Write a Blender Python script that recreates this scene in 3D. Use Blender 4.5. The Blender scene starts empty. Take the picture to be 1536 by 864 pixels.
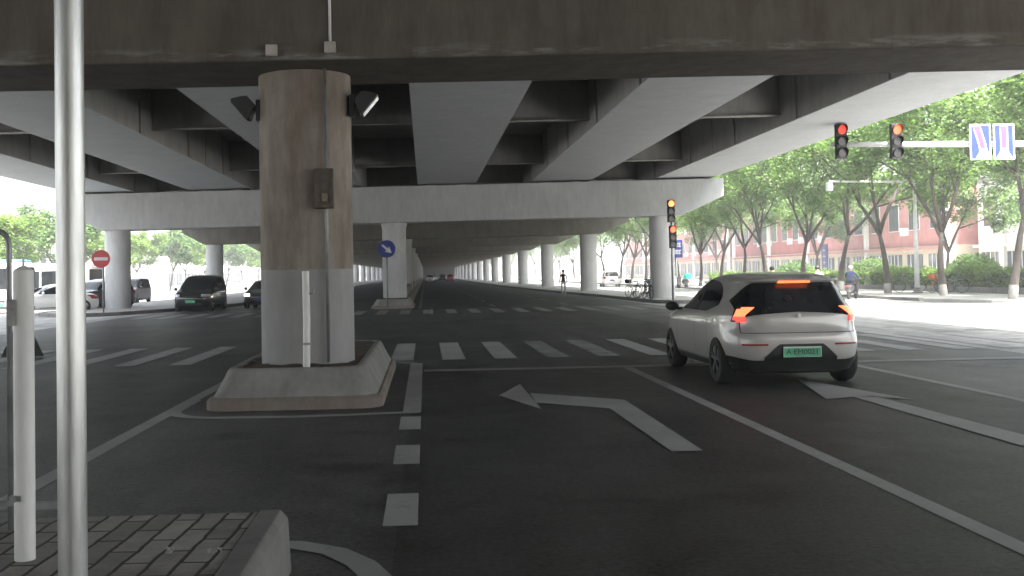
import bpy, math, random
from mathutils import Vector, Matrix
PI = math.pi
R = math.radians
sc = bpy.context.scene
col = sc.collection
random.seed(7)

# ------------------------------------------------------------------ materials
MATS = {}
def _mat(name):
    m = bpy.data.materials.new(name); m.use_nodes = True
    nt = m.node_tree; b = nt.nodes['Principled BSDF']
    MATS[name] = m
    return m, nt, b
def _pos(nt, scale):
    g = nt.nodes.new('ShaderNodeNewGeometry'); mp = nt.nodes.new('ShaderNodeMapping')
    mp.inputs['Scale'].default_value = scale
    nt.links.new(g.outputs['Position'], mp.inputs['Vector'])
    return mp.outputs['Vector']
def _noise(nt, vec, scale, detail=5, rough=.6):
    n = nt.nodes.new('ShaderNodeTexNoise'); n.inputs['Scale'].default_value = scale
    n.inputs['Detail'].default_value = detail; n.inputs['Roughness'].default_value = rough
    nt.links.new(vec, n.inputs['Vector']); return n.outputs['Fac']
def _ramp(nt, fac, stops):
    r = nt.nodes.new('ShaderNodeValToRGB'); e = r.color_ramp.elements
    while len(e) < len(stops): e.new(.5)
    for i, (p, c) in enumerate(stops):
        e[i].position = p; e[i].color = (c[0], c[1], c[2], 1) if not isinstance(c, (int, float)) else (c, c, c, 1)
    nt.links.new(fac, r.inputs['Fac']); return r.outputs['Color']
def _mix(nt, fac, a, b, mode='MIX'):
    m = nt.nodes.new('ShaderNodeMix'); m.data_type = 'RGBA'; m.blend_type = mode
    for s, v in ((m.inputs['Factor'], fac), (m.inputs[6], a), (m.inputs[7], b)):
        if isinstance(v, (int, float)): s.default_value = v
        elif isinstance(v, tuple): s.default_value = (v[0], v[1], v[2], 1)
        else: nt.links.new(v, s)
    return m.outputs[2]
def _math(nt, op, a, b=None, c=None):
    m = nt.nodes.new('ShaderNodeMath'); m.operation = op
    for i, v in enumerate((a, b, c)):
        if v is None: continue
        if isinstance(v, (int, float)): m.inputs[i].default_value = v
        else: nt.links.new(v, m.inputs[i])
    return m.outputs[0]
def _bump(nt, b, h, strength, dist=.02):
    n = nt.nodes.new('ShaderNodeBump'); n.inputs['Strength'].default_value = strength
    n.inputs['Distance'].default_value = dist
    nt.links.new(h, n.inputs['Height']); nt.links.new(n.outputs['Normal'], b.inputs['Normal'])
def sc3(c, k): return tuple(min(1, x*k) for x in c)
def pbr(name, c, rough=.6, metal=0., var=.12, scale=3., stretch=(1, 1, 1), bump=0., spec=None, coat=0., c2=None):
    m, nt, b = _mat(name)
    v = _pos(nt, stretch); n = _noise(nt, v, scale)
    lo, hi = (sc3(c, 1-var), sc3(c, 1+var)) if c2 is None else (c, c2)
    nt.links.new(_ramp(nt, n, [(.32, lo), (.68, hi)]), b.inputs['Base Color'])
    b.inputs['Roughness'].default_value = rough; b.inputs['Metallic'].default_value = metal
    if spec is not None: b.inputs['Specular IOR Level'].default_value = spec
    if coat: b.inputs['Coat Weight'].default_value = coat; b.inputs['Coat Roughness'].default_value = .06
    if bump: _bump(nt, b, _noise(nt, v, scale*9, 6), bump)
    return m
def emis(name, c, e, strength, rough=.3):
    m, nt, b = _mat(name)
    b.inputs['Base Color'].default_value = (*c, 1); b.inputs['Roughness'].default_value = rough
    b.inputs['Emission Color'].default_value = (*e, 1); b.inputs['Emission Strength'].default_value = strength
    return m
def glass_dark(name, c=(.012, .014, .016)):
    m, nt, b = _mat(name)
    v = _pos(nt, (1, 1, 1)); n = _noise(nt, v, 1.5)
    nt.links.new(_ramp(nt, n, [(.3, sc3(c, .7)), (.7, sc3(c, 1.5))]), b.inputs['Base Color'])
    b.inputs['Roughness'].default_value = .05; b.inputs['IOR'].default_value = 1.5
    return m

def m_asphalt(name, base=.05, wear=True):
    m, nt, b = _mat(name)
    v = _pos(nt, (1, 1, 1)); vs = _pos(nt, (1, .12, 1))
    big = _noise(nt, v, .33, 6, .65); lane = _noise(nt, vs, 1.1, 5); fine = _noise(nt, v, 22, 9, .85); mid = _noise(nt, v, 2.3, 7, .7)
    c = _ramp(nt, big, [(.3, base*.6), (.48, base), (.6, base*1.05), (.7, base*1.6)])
    c = _mix(nt, .7, c, _ramp(nt, lane, [(.35, .55), (.65, 1.5)]), 'MULTIPLY')
    c = _mix(nt, .8, c, _ramp(nt, mid, [(.35, .55), (.65, 1.5)]), 'MULTIPLY')
    c = _mix(nt, .9, c, _ramp(nt, fine, [(.35, .4), (.65, 1.6)]), 'MULTIPLY')
    stain = _ramp(nt, _noise(nt, v, .75, 6, .55), [(.60, 1.), (.66, .45)])
    c = _mix(nt, 1., c, stain, 'MULTIPLY')
    dust = _ramp(nt, _noise(nt, v, 1.6, 9, .75), [(.56, 0.), (.72, 1.)])
    c = _mix(nt, _math(nt, 'MULTIPLY', dust, .55), c, (base*2.2, base*2.15, base*2.))
    # worn, dusty tint
    c = _mix(nt, 1., c, (1., .985, .95), 'MULTIPLY')
    nt.links.new(c, b.inputs['Base Color'])
    nt.links.new(_ramp(nt, mid, [(.3, .42), (.7, .62)]), b.inputs['Roughness'])
    sp = _math(nt, 'ADD', _math(nt, 'MULTIPLY', fine, .5), _math(nt, 'MULTIPLY', _math(nt, 'ADD', mid, big), .25))
    nt.links.new(_ramp(nt, sp, [(.4, .04), (.6, .5)]), b.inputs['Specular IOR Level'])
    _bump(nt, b, fine, .5, .012)
    return m
def m_paint(name, c=(.5, .5, .48), wear=.5):
    m, nt, b = _mat(name)
    v = _pos(nt, (1, 1, 1)); n1 = _noise(nt, v, 3.2, 8, .72); n2 = _noise(nt, v, 38, 4, .8); n3 = _noise(nt, v, .9, 4)
    s = _math(nt, 'ADD', _math(nt, 'MULTIPLY', n1, .7), _math(nt, 'MULTIPLY', n2, .3))
    f = _ramp(nt, s, [(wear-.03, 0.15), (wear+.09, 1.)])
    col_ = _mix(nt, f, (.075, .074, .07), _ramp(nt, n3, [(.3, sc3(c, .72)), (.7, c)]))
    nt.links.new(col_, b.inputs['Base Color']); b.inputs['Roughness'].default_value = .7
    b.inputs['Specular IOR Level'].default_value = .3
    _bump(nt, b, n2, .2, .004)
    return m
def m_concrete(name, c, c2, streak=None, sfac=.6, zsplit=None, low=None, bump=.25, fine=.3, leach=None):
    m, nt, b = _mat(name)
    v = _pos(nt, (1, 1, 1)); vs = _pos(nt, (1.4, 1.4, .3)); n = _noise(nt, v, 1.1, 8, .65)
    cc = _ramp(nt, n, [(.3, c), (.7, c2)])
    st = _noise(nt, vs, 2.2, 7, .7)
    if streak:
        cc = _mix(nt, _math(nt, 'MULTIPLY', _ramp(nt, st, [(.42, 0.), (.66, 1.)]), sfac), cc, streak)
    cc = _mix(nt, fine, cc, _ramp(nt, _noise(nt, vs, 7, 6, .7), [(.3, .72), (.7, 1.25)]), 'MULTIPLY')
    if leach:
        g = nt.nodes.new('ShaderNodeNewGeometry'); sx = nt.nodes.new('ShaderNodeSeparateXYZ'); nt.links.new(g.outputs['Position'], sx.inputs[0])
        zz = _math(nt, 'SUBTRACT', sx.outputs['Z'], _math(nt, 'MULTIPLY', sx.outputs['X'], .0105))
        fz = _ramp(nt, _math(nt, 'SUBTRACT', zz, 4.0), [(.3, 0.), (.33, 1.), (.37, 1.), (.5, 0.)])
        fn = _ramp(nt, _noise(nt, _pos(nt, (.5, 2, 3)), 1.6, 8, .7), [(.5, 0.), (.62, 1.)])
        cc = _mix(nt, _math(nt, 'MULTIPLY', _math(nt, 'MULTIPLY', fz, fn), .7), cc, leach)
    if zsplit:
        g = nt.nodes.new('ShaderNodeNewGeometry'); sx = nt.nodes.new('ShaderNodeSeparateXYZ')
        nt.links.new(g.outputs['Position'], sx.inputs[0])
        zz = _math(nt, 'ADD', sx.outputs['Z'], _math(nt, 'MULTIPLY', _noise(nt, v, 4), .05))
        f = _math(nt, 'GREATER_THAN', zz, zsplit)
        lowc = _mix(nt, .5, _ramp(nt, n, [(.3, sc3(low, .85)), (.7, sc3(low, 1.1))]), _ramp(nt, _noise(nt, vs, 5, 6, .7), [(.3, .8), (.7, 1.15)]), 'MULTIPLY')
        cc = _mix(nt, f, lowc, cc)
    nt.links.new(cc, b.inputs['Base Color']); b.inputs['Roughness'].default_value = .85
    b.inputs['Specular IOR Level'].default_value = .25
    _bump(nt, b, _noise(nt, v, 14, 8, .7), bump, .012)
    return m
def m_leaf(name, c1, c2, trans=.45):
    m, nt, b = _mat(name)
    v = _pos(nt, (1, 1, 1)); n = _noise(nt, v, .8, 4); n2 = _noise(nt, v, 9, 2)
    cc = _mix(nt, .5, _ramp(nt, n, [(.3, c1), (.7, c2)]), _ramp(nt, n2, [(.3, .7), (.7, 1.3)]), 'MULTIPLY')
    nt.links.new(cc, b.inputs['Base Color']); b.inputs['Roughness'].default_value = .55
    t = nt.nodes.new('ShaderNodeBsdfTranslucent'); nt.links.new(_mix(nt, 1., cc, (1.25, 1.35, .8), 'MULTIPLY'), t.inputs['Color'])
    ms = nt.nodes.new('ShaderNodeMixShader'); ms.inputs[0].default_value = trans
    nt.links.new(b.outputs[0], ms.inputs[1]); nt.links.new(t.outputs[0], ms.inputs[2])
    nt.links.new(ms.outputs[0], nt.nodes['Material Output'].inputs['Surface'])
    return m

ASPH = m_asphalt('asphalt', .028)
ASPHM = m_asphalt('dusty_median_asphalt', .056)
ASPHP = m_asphalt('daylit_pale_road', .28)  # daylight outside the deck put into a paler base colour
ASPHL = m_asphalt('half_lit_lane_asphalt', .075)  # in-between tone, paints daylight fading in under the deck edge
PAVE = pbr('pale_paving', (.33, .325, .31), .8, var=.18, scale=1.2, bump=.2)
KERB = pbr('kerb_concrete', (.14, .138, .13), .8, var=.25, scale=2.5, bump=.3)
EARTH = pbr('bare_earth', (.07, .052, .036), .95, var=.4, scale=6, bump=.8)
PAINT = m_paint('road_paint', (.34, .34, .33), .34)
PAINTW = m_paint('worn_road_paint', (.3, .3, .29), .38)
STEEL = m_concrete('girder_grey_paint', (.31, .325, .34), (.36, .375, .39), (.23, .24, .24), .25, bump=.04)
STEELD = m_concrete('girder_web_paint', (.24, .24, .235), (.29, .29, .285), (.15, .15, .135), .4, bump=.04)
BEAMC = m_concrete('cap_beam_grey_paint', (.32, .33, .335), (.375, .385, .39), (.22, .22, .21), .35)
BEAMD = m_concrete('dark_cap_beam', (.13, .125, .115), (.19, .185, .17), (.08, .07, .06), .6)  # darker, browner tone for cap beams past the junction
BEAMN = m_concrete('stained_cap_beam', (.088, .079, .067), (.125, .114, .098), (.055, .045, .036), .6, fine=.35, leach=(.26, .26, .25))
COLN = m_concrete('stained_pier', (.19, .165, .14), (.31, .285, .25), (.13, .1, .076), .75, 1.72, (.28, .28, .275), fine=.35)
COLG = m_concrete('grey_pier', (.4, .405, .41), (.48, .485, .49), (.3, .3, .29), .3)
PLINTH = m_concrete('plinth_concrete', (.2, .2, .19), (.27, .27, .26), (.12, .11, .095), .5)
PLINTHB = m_concrete('plinth_foot', (.16, .135, .115), (.24, .215, .19), (.11, .09, .078), .5)
GALV = pbr('galvanised_pole', (.5, .51, .5), .33, .65, .2, 3.5, (6, 6, .8), bump=.05)
WPLAST = pbr('white_plastic_post', (.62, .62, .6), .5, var=.12, scale=5, stretch=(2, 2, .5))
GREYMET = pbr('grey_metal', (.22, .23, .23), .45, .4, .2, 6)
WMETAL = pbr('white_metal', (.62, .63, .63), .45, .1, .1, 5)
BLACK = pbr('black_plastic', (.018, .018, .019), .5, var=.3, scale=8)
RUBBER = pbr('tyre_rubber', (.02, .02, .02), .85, var=.3, scale=20)
RIM = pbr('wheel_alloy', (.28, .28, .29), .35, .8, .15, 6)
RIMD = pbr('dark_wheel_alloy', (.1, .1, .105), .4, .7, .2, 6)
UNDER = pbr('underbody', (.012, .012, .012), .9, var=.2)
GLASS = glass_dark('car_glass')
GLASSB = glass_dark('window_glass', (.05, .06, .07))
CREAMCAR = pbr('pearl_white_paint', (.4, .39, .37), .34, .12, .03, 1.2, coat=.7)
WHITECAR = pbr('white_car_paint', (.72, .72, .72), .32, 0., .03, 1.2, coat=.6)
DARKCAR = pbr('black_car_paint', (.02, .021, .023), .25, .2, .15, 1.2, coat=.8)
GREYCAR = pbr('grey_car_paint', (.12, .12, .125), .3, .5, .1, 1.2, coat=.7)
BRONZECAR = pbr('bronze_car_paint', (.1, .085, .075), .3, .5, .1, 1.2, coat=.7)
REDCAR = pbr('red_car_paint', (.4, .03, .03), .3, .1, .1, 1.2, coat=.7)
TAIL = emis('tail_lamp_lit', (.5, .02, .01), (1., .13, .05), .55)
TAILR = emis('tail_lamp_red', (.5, .02, .02), (1., .04, .03), .35)
BRAKE = emis('brake_lamp_lit', (.5, .03, .01), (1., .12, .03), .5)
TAILOFF = pbr('red_lens', (.28, .015, .012), .2, var=.2, scale=9)
HEADL = emis('head_lamp_lit', (.8, .8, .75), (1., .9, .75), 1.)
HEADOFF = pbr('head_lamp_lens', (.5, .52, .54), .15, .3, .15, 9)
SIGRED = emis('signal_red_lit', (.6, .05, .02), (1., .085, .03), .6)
SIGDIM = emis('signal_red_dim', (.3, .03, .02), (1., .08, .05), .12)
SIGAMB = emis('signal_amber_lit', (.6, .2, .02), (1., .2, .05), .7)
SIGOFF = pbr('signal_dark_lens', (.06, .06, .06), .25, var=.3, scale=9)
PLATEG = pbr('plate_green', (.05, .33, .17), .45, var=.2, scale=6, stretch=(1, 1, 3))
PLATEW = pbr('plate_pale_border', (.5, .56, .52), .5, var=.1, scale=9)
INK = pbr('black_ink', (.02, .03, .025), .6, var=.2)
BLUE = pbr('sign_blue', (.014, .03, .19), .4, var=.12, scale=4)
SIGNW = pbr('sign_white', (.5, .5, .52), .45, var=.06, scale=4)
SIGNR = pbr('sign_red', (.35, .025, .03), .4, var=.12, scale=4)
PINK = pbr('sign_pink', (.42, .05, .13), .45, var=.12, scale=4)
DINK = pbr('sign_dark_red_ink', (.28, .05, .12), .5, var=.12)
BARK = pbr('bark', (.06, .05, .042), .9, var=.4, scale=8, stretch=(1, 1, .3), bump=.8)
LIME = pbr('limewashed_bark', (.3, .29, .27), .9, var=.2, scale=8, bump=.5)
LEAF1 = m_leaf('locust_leaves', (.1, .17, .055), (.15, .225, .085))
LEAF2 = m_leaf('deep_green_leaves', (.07, .13, .045), (.11, .18, .065))
LEAF3 = m_leaf('yellow_green_leaves', (.085, .15, .035), (.15, .22, .06))
HEDGEL = m_leaf('hedge_leaves', (.09, .16, .03), (.18, .27, .06))
HEDGEC = pbr('hedge_twigs', (.02, .03, .012), .95, var=.4, scale=6)
BRICKP = pbr('pink_render', (.38, .17, .155), .85, var=.15, scale=1.2, bump=.15)
BRICKD = pbr('dark_red_render', (.27, .075, .07), .85, var=.2, scale=1.2, bump=.15)
CREAM = pbr('cream_render', (.5, .44, .34), .85, var=.12, scale=1.2, bump=.1)
WHITEB = pbr('white_render', (.68, .67, .65), .85, var=.08, scale=.8, bump=.1)
ROOFM = pbr('grey_roof', (.2, .2, .2), .8, var=.2, scale=1)
ACM = pbr('air_conditioner_case', (.6, .6, .58), .5, var=.1, scale=3)
CYAN = pbr('bus_cyan_roof', (.05, .42, .55), .4, var=.08, scale=2)
TEAL = pbr('teal_box', (.03, .45, .36), .45, var=.1, scale=4)
ORANGE = pbr('orange_plastic', (.55, .12, .03), .5, var=.1, scale=5)
SKIN = pbr('skin', (.42, .26, .19), .6, var=.1, scale=9)
HAIR = pbr('black_hair', (.012, .011, .01), .6, var=.3, scale=30)
NAVY = pbr('navy_cloth', (.035, .045, .12), .85, var=.25, scale=12)
DARKC = pbr('dark_cloth', (.025, .025, .028), .9, var=.25, scale=12)
PALEC = pbr('pale_cloth', (.38, .37, .35), .9, var=.15, scale=12)
GREYC = pbr('grey_cloth', (.16, .16, .17), .9, var=.2, scale=12)
HELM = pbr('white_helmet', (.7, .72, .74), .3, var=.05, scale=5)
YELL = pbr('yellow_plastic', (.5, .3, .04), .5, var=.1, scale=5)

def m_paver():
    m, nt, b = _mat('paver_bricks')
    g = nt.nodes.new('ShaderNodeNewGeometry'); mp = nt.nodes.new('ShaderNodeMapping')
    mp.inputs['Rotation'].default_value = (0, 0, R(92)); nt.links.new(g.outputs['Position'], mp.inputs['Vector'])
    v = _pos(nt, (1, 1, 1))
    ad = nt.nodes.new('ShaderNodeVectorMath'); ad.operation = 'MULTIPLY_ADD'
    nz = nt.nodes.new('ShaderNodeTexNoise'); nz.inputs['Scale'].default_value = 5; nt.links.new(v, nz.inputs['Vector'])
    nt.links.new(nz.outputs['Color'], ad.inputs[0]); ad.inputs[1].default_value = (.03, .03, 0); nt.links.new(mp.outputs[0], ad.inputs[2])
    br = nt.nodes.new('ShaderNodeTexBrick'); nt.links.new(ad.outputs[0], br.inputs['Vector'])
    br.inputs['Scale'].default_value = 1; br.inputs['Brick Width'].default_value = .42; br.inputs['Row Height'].default_value = .128
    br.inputs['Mortar Size'].default_value = .011; br.inputs['Mortar Smooth'].default_value = .3; br.inputs['Bias'].default_value = -.1
    br.inputs['Color1'].default_value = (.19, .18, .165, 1); br.inputs['Color2'].default_value = (.31, .295, .27, 1); br.inputs['Mortar'].default_value = (.022, .019, .015, 1)
    cc = _mix(nt, .6, br.outputs['Color'], _ramp(nt, _noise(nt, v, 7, 7, .7), [(.3, .55), (.7, 1.3)]), 'MULTIPLY')
    s = nt.nodes.new('ShaderNodeSeparateXYZ'); nt.links.new(g.outputs['Position'], s.inputs[0])
    e = _math(nt, 'ADD', s.outputs['Y'], _math(nt, 'MULTIPLY', _noise(nt, v, 2.6, 7, .7), 1.1))
    f = _ramp(nt, _math(nt, 'MULTIPLY', e, .1), [(.5, 1.), (.54, 0.)])
    cc = _mix(nt, _math(nt, 'MULTIPLY', f, .85), cc, _ramp(nt, _noise(nt, v, 22, 5), [(.3, (.035, .026, .018)), (.7, (.085, .066, .048))]))
    nt.links.new(cc, b.inputs['Base Color']); b.inputs['Roughness'].default_value = .9
    h = _math(nt, 'ADD', br.outputs['Fac'], _math(nt, 'MULTIPLY', _noise(nt, v, 26, 5), -.5))
    h2 = _math(nt, 'MULTIPLY', h, -1.)
    _bump(nt, b, h2, .8, .02)
    return m
PAVER = m_paver()

# ------------------------------------------------------------------ mesh helpers
class MB:
    def __init__(s): s.v = []; s.f = []; s.m = []; s.mi = 0
    def add(s, vs, fs, mat=None, M=None):
        o = len(s.v)
        s.v += [tuple(M @ Vector(p)) for p in vs] if M else [tuple(p) for p in vs]
        s.f += [tuple(i+o for i in f) for f in fs]; s.m += [s.mi if mat is None else mat]*len(fs)
    def box(s, x0, x1, y0, y1, z0, z1, mat=None, M=None, ch=0):
        if ch:
            return s.prism([(x0+ch, y0), (x1-ch, y0), (x1, y0+ch), (x1, y1-ch), (x1-ch, y1), (x0+ch, y1), (x0, y1-ch), (x0, y0+ch)], 'z', z0, z1, mat, M)
        s.add([(x0, y0, z0), (x1, y0, z0), (x1, y1, z0), (x0, y1, z0), (x0, y0, z1), (x1, y0, z1), (x1, y1, z1), (x0, y1, z1)],
              [(0, 3, 2, 1), (4, 5, 6, 7), (0, 1, 5, 4), (1, 2, 6, 5), (2, 3, 7, 6), (3, 0, 4, 7)], mat, M)
    def prism(s, poly, axis, a, b, mat=None, M=None):
        n = len(poly)
        def P(p, t): return (p[0], p[1], t) if axis == 'z' else ((p[0], t, p[1]) if axis == 'y' else (t, p[0], p[1]))
        s.add([P(p, a) for p in poly]+[P(p, b) for p in poly],
              [tuple(range(n))[::-1], tuple(range(n, 2*n))]+[(i, (i+1) % n, n+(i+1) % n, n+i) for i in range(n)], mat, M)
    def loft(s, rings, mat=None, cap=True, closed=True, M=None):
        n = len(rings[0]); vs = [p for r in rings for p in r]; fs = []
        for k in range(len(rings)-1):
            for i in range(n if closed else n-1):
                j = (i+1) % n; fs.append((k*n+i, k*n+j, (k+1)*n+j, (k+1)*n+i))
        if cap: fs.append(tuple(range(n))[::-1]); fs.append(tuple((len(rings)-1)*n+i for i in range(n)))
        s.add(vs, fs, mat, M)
    def tube(s, pts, r, n=10, mat=None, M=None, cap=True):
        pts = [Vector(p) for p in pts]; rs = r if isinstance(r, (list, tuple)) else [r]*len(pts)
        rings = []; prev = None
        for i, p in enumerate(pts):
            t = (pts[min(i+1, len(pts)-1)]-pts[max(i-1, 0)]).normalized()
            if prev is None:
                a = Vector((0, 0, 1)) if abs(t.z) < .9 else Vector((1, 0, 0)); prev = t.cross(a).normalized()
            u = (prev-t*prev.dot(t)).normalized(); prev = u; w = t.cross(u)
            rings.append([tuple(p+(u*math.cos(2*PI*k/n)+w*math.sin(2*PI*k/n))*rs[i]) for k in range(n)])
        s.loft(rings, mat, cap, True, M)
    def lathe(s, prof, n=24, c=(0, 0, 0), axis='z', mat=None, M=None, cap=True):
        rings = []
        for r, h in prof:
            ring = []
            for k in range(n):
                a = 2*PI*k/n; x, y = r*math.cos(a), r*math.sin(a)
                ring.append((c[0]+x, c[1]+y, c[2]+h) if axis == 'z' else ((c[0]+x, c[1]+h, c[2]+y) if axis == 'y' else (c[0]+h, c[1]+x, c[2]+y)))
            rings.append(ring)
        s.loft(rings, mat, cap, True, M)
    def ball(s, c, rx, ry, rz, n=12, k=8, mat=None, M=None):
        s.loft([[(c[0]+rx*math.sin(PI*(j+.02)/(k+.04))*math.cos(2*PI*i/n), c[1]+ry*math.sin(PI*(j+.02)/(k+.04))*math.sin(2*PI*i/n), c[2]-rz*math.cos(PI*(j+.02)/(k+.04))) for i in range(n)] for j in range(k+1)], mat, True, True, M)
    def grid(s, P, mat=None, flip=False):
        n = len(P[0]); vs = [p for r in P for p in r]; fs = []
        for k in range(len(P)-1):
            for i in range(n-1):
                q = (k*n+i, k*n+i+1, (k+1)*n+i+1, (k+1)*n+i); fs.append(q[::-1] if flip else q)
        s.add(vs, fs, mat)
    def build(s, name, mats, parent=None, smooth=False, loc=None, rotz=0, bevel=0, auto=None):
        me = bpy.data.meshes.new(name); me.from_pydata(s.v, [], s.f); me.update()
        for m in (mats if isinstance(mats, (list, tuple)) else [mats]): me.materials.append(m)
        me.polygons.foreach_set('material_index', s.m)
        me.polygons.foreach_set('use_smooth', [bool(smooth)]*len(me.polygons))
        if auto:
            try: me.set_sharp_from_angle(angle=R(auto))
            except Exception: pass
        o = bpy.data.objects.new(name, me); col.objects.link(o)
        if parent: o.parent = parent
        if loc is not None: o.location = loc
        if rotz: o.rotation_euler.z = rotz
        if bevel:
            b = o.modifiers.new('bevel', 'BEVEL'); b.width = bevel; b.segments = 2; b.limit_method = 'ANGLE'
        return o
def empty(name, loc=(0, 0, 0), rz=0, label=None, cat=None, group=None):
    o = bpy.data.objects.new(name, None); col.objects.link(o); o.location = loc; o.rotation_euler.z = rz
    return tag(o, label, cat, group)
def tag(o, label=None, cat=None, group=None, kind=None):
    if label: o['label'] = label
    if cat: o['category'] = cat
    if group: o['group'] = group
    if kind: o['kind'] = kind
    return o
def struct(o): o['kind'] = 'structure'; return o
def kids(o): return [c for c in col.objects if c.parent == o]
KIDS = {}
def dup(root, loc, rz=0, label=None, scale=1.):
    if root.name not in KIDS: KIDS[root.name] = [(c, kids(c)) for c in kids(root)]
    r = root.copy(); col.objects.link(r); r.location = loc; r.rotation_euler = (0, 0, rz); r.scale = (scale,)*3
    if label: r['label'] = label
    for c, gs in KIDS[root.name]:
        d = c.copy(); col.objects.link(d); d.parent = r
        for g in gs:
            e = g.copy(); col.objects.link(e); e.parent = d
    return r
def text(s, size, mat, name, parent, M, depth=.002):
    cu = bpy.data.curves.new(name, 'FONT'); cu.body = s; cu.size = size; cu.align_x = 'CENTER'; cu.align_y = 'CENTER'; cu.extrude = depth
    o = bpy.data.objects.new(name, cu); col.objects.link(o)
    dg = bpy.context.evaluated_depsgraph_get(); me = bpy.data.meshes.new_from_object(o.evaluated_get(dg))
    bpy.data.objects.remove(o); me.transform(M); me.materials.clear(); me.materials.append(mat)
    ob = bpy.data.objects.new(name, me); col.objects.link(ob); ob.parent = parent
    return ob
def evalmesh(o):
    dg = bpy.context.evaluated_depsgraph_get(); return bpy.data.meshes.new_from_object(o.evaluated_get(dg))

# ------------------------------------------------------------------ ground, road, markings
b = MB(); b.box(-900, 900, -300, 1500, -.6, -.02); struct(b.build('ground', PAVE))
b = MB(); b.add([(-12.9, -60, 0), (10.68, -60, 0), (10.68, 470, 0), (-12.9, 470, 0)], [(0, 1, 2, 3)]); struct(b.build('road', ASPH))
b = MB(); b.add([(-3.05, -20, .002), (-.22, -20, .002), (-.2, 19.9, .002), (-3.05, 19.9, .002)], [(0, 1, 2, 3)]); struct(b.build('road', ASPHM))
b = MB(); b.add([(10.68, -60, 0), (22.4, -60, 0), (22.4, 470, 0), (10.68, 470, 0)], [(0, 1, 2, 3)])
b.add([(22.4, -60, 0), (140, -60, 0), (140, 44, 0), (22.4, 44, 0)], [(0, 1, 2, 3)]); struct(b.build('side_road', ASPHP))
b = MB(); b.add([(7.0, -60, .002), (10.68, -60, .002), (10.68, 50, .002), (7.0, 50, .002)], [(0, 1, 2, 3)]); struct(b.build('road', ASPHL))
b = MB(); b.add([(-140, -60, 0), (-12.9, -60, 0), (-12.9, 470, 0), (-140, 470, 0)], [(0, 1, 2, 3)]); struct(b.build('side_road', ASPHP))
ZM = .003
def mark(name, polys, m=PAINT):
    global ZM
    ZM += .0004; b = MB()
    for p in polys: b.add([(x, y, ZM) for x, y in p], [tuple(range(len(p)))])
    return struct(b.build(name, m))
def rect(x0, x1, y0, y1): return [(x0, y0), (x1, y0), (x1, y1), (x0, y1)]
def ribbon(pts, w):
    out = []
    for i, p in enumerate(pts):
        a = Vector(pts[max(i-1, 0)]); c = Vector(pts[min(i+1, len(pts)-1)]); t = (c-a).normalized(); n = Vector((-t.y, t.x))
        out.append((Vector(p)+n*w/2, Vector(p)-n*w/2))
    return [[tuple(out[i][0]), tuple(out[i][1]), tuple(out[i+1][1]), tuple(out[i+1][0])] for i in range(len(out)-1)]
mark('lane_line', [rect(3.255, 3.405, -6, 17.6)])
mark('lane_line', [rect(6.9, 7.05, -6, 17.4)])
mark('lane_line', [rect(10.5, 10.65, -6, 17.3)])
mark('lane_line', [rect(-3.17, -3.0, -6, 25.2)])
mark('lane_line', [rect(3.26, 3.41, 52+i*9, 56+i*9) for i in range(22)], PAINTW)
mark('lane_line', [rect(6.9, 7.05, 52+i*9, 56+i*9) for i in range(22)], PAINTW)
mark('lane_line', [rect(-.35, -.2, 51, 440)], PAINTW)
mark('dashed_line', [rect(-.3, -.075, y, y+1.0) for y in (6.85, 9.07, 11.08)])
mark('dashed_line', [rect(-.29, -.075, 12.45, 19.3)])
# painted loop round the plinth of the near pier
pts = [(-.2, 19.3), (-.6, 19.7), (-1.2, 19.8), (-2.4, 19.8), (-3.0, 19.5)]
arc = [(-3.05, 14.2)]+[(-2.35-.7*math.cos(t), 13.1-.75*math.sin(t)) for t in [i*PI/2/8 for i in range(9)]]
arc += [(-1.5, 12.3), (-.9, 12.36), (-.55, 12.42), (-.1, 12.47)]
mark('edge_line', ribbon(arc, .17)+ribbon(pts, .16))
mark('island_line', ribbon([(-1.6, 6.45), (-1.1, 6.5), (-.8, 6.44), (-.55, 6.26), (-.38, 5.98), (-.27, 5.65), (-.22, 5.2), (-.22, 2), (-.22, -4)], .17))
mark('turn_arrow', [[(2.14, 9.36), (2.42, 9.36), (2.44, 13.18), (2.12, 12.38)], [(2.12, 12.38), (2.44, 13.18), (1.36, 14.15), (1.33, 13.1)], [(.93, 13.94), (1.33, 12.45), (1.33, 15.32)]])
mark('straight_arrow', [[(5.2, 9.2), (5.56, 9.2), (5.5, 13.0), (5.22, 13.0)], [(4.83, 12.8), (5.34, 12.98), (5.8, 12.6), (5.31, 15.2)]])
mark('straight_arrow', [[(8.7, 9.3), (8.9, 9.3), (8.9, 13.0), (8.7, 13.0)], [(8.35, 12.8), (8.8, 12.98), (9.25, 12.6), (8.8, 15.2)]])
mark('stop_line', [rect(-.05, 10.7, 17.6, 17.95)], PAINTW)
xs = [-.48+.975*k for k in range(14)]
mark('crosswalk', [rect(x-.2, x+.23, 19.95, 24.9) for i, x in enumerate(xs) if i not in (3, 4)])
m_w2 = m_paint('very_worn_paint', (.24, .24, .235), .44)
mark('crosswalk', [rect(xs[i]-.2, xs[i]+.23, 19.95, 24.9) for i in (3, 4)], m_w2)
mark('crosswalk', [rect(-4.78-1.02*k, -4.38-1.02*k, 20.0, 25.0) for k in range(9)])
mark('crosswalk', [rect(-12+.99*k, -11.57+.99*k, 43.6, 48.6) for k in range(24)], PAINTW)
mark('stop_line', [rect(-12.5, -3.4, 51, 51.4)], PAINTW)
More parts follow.
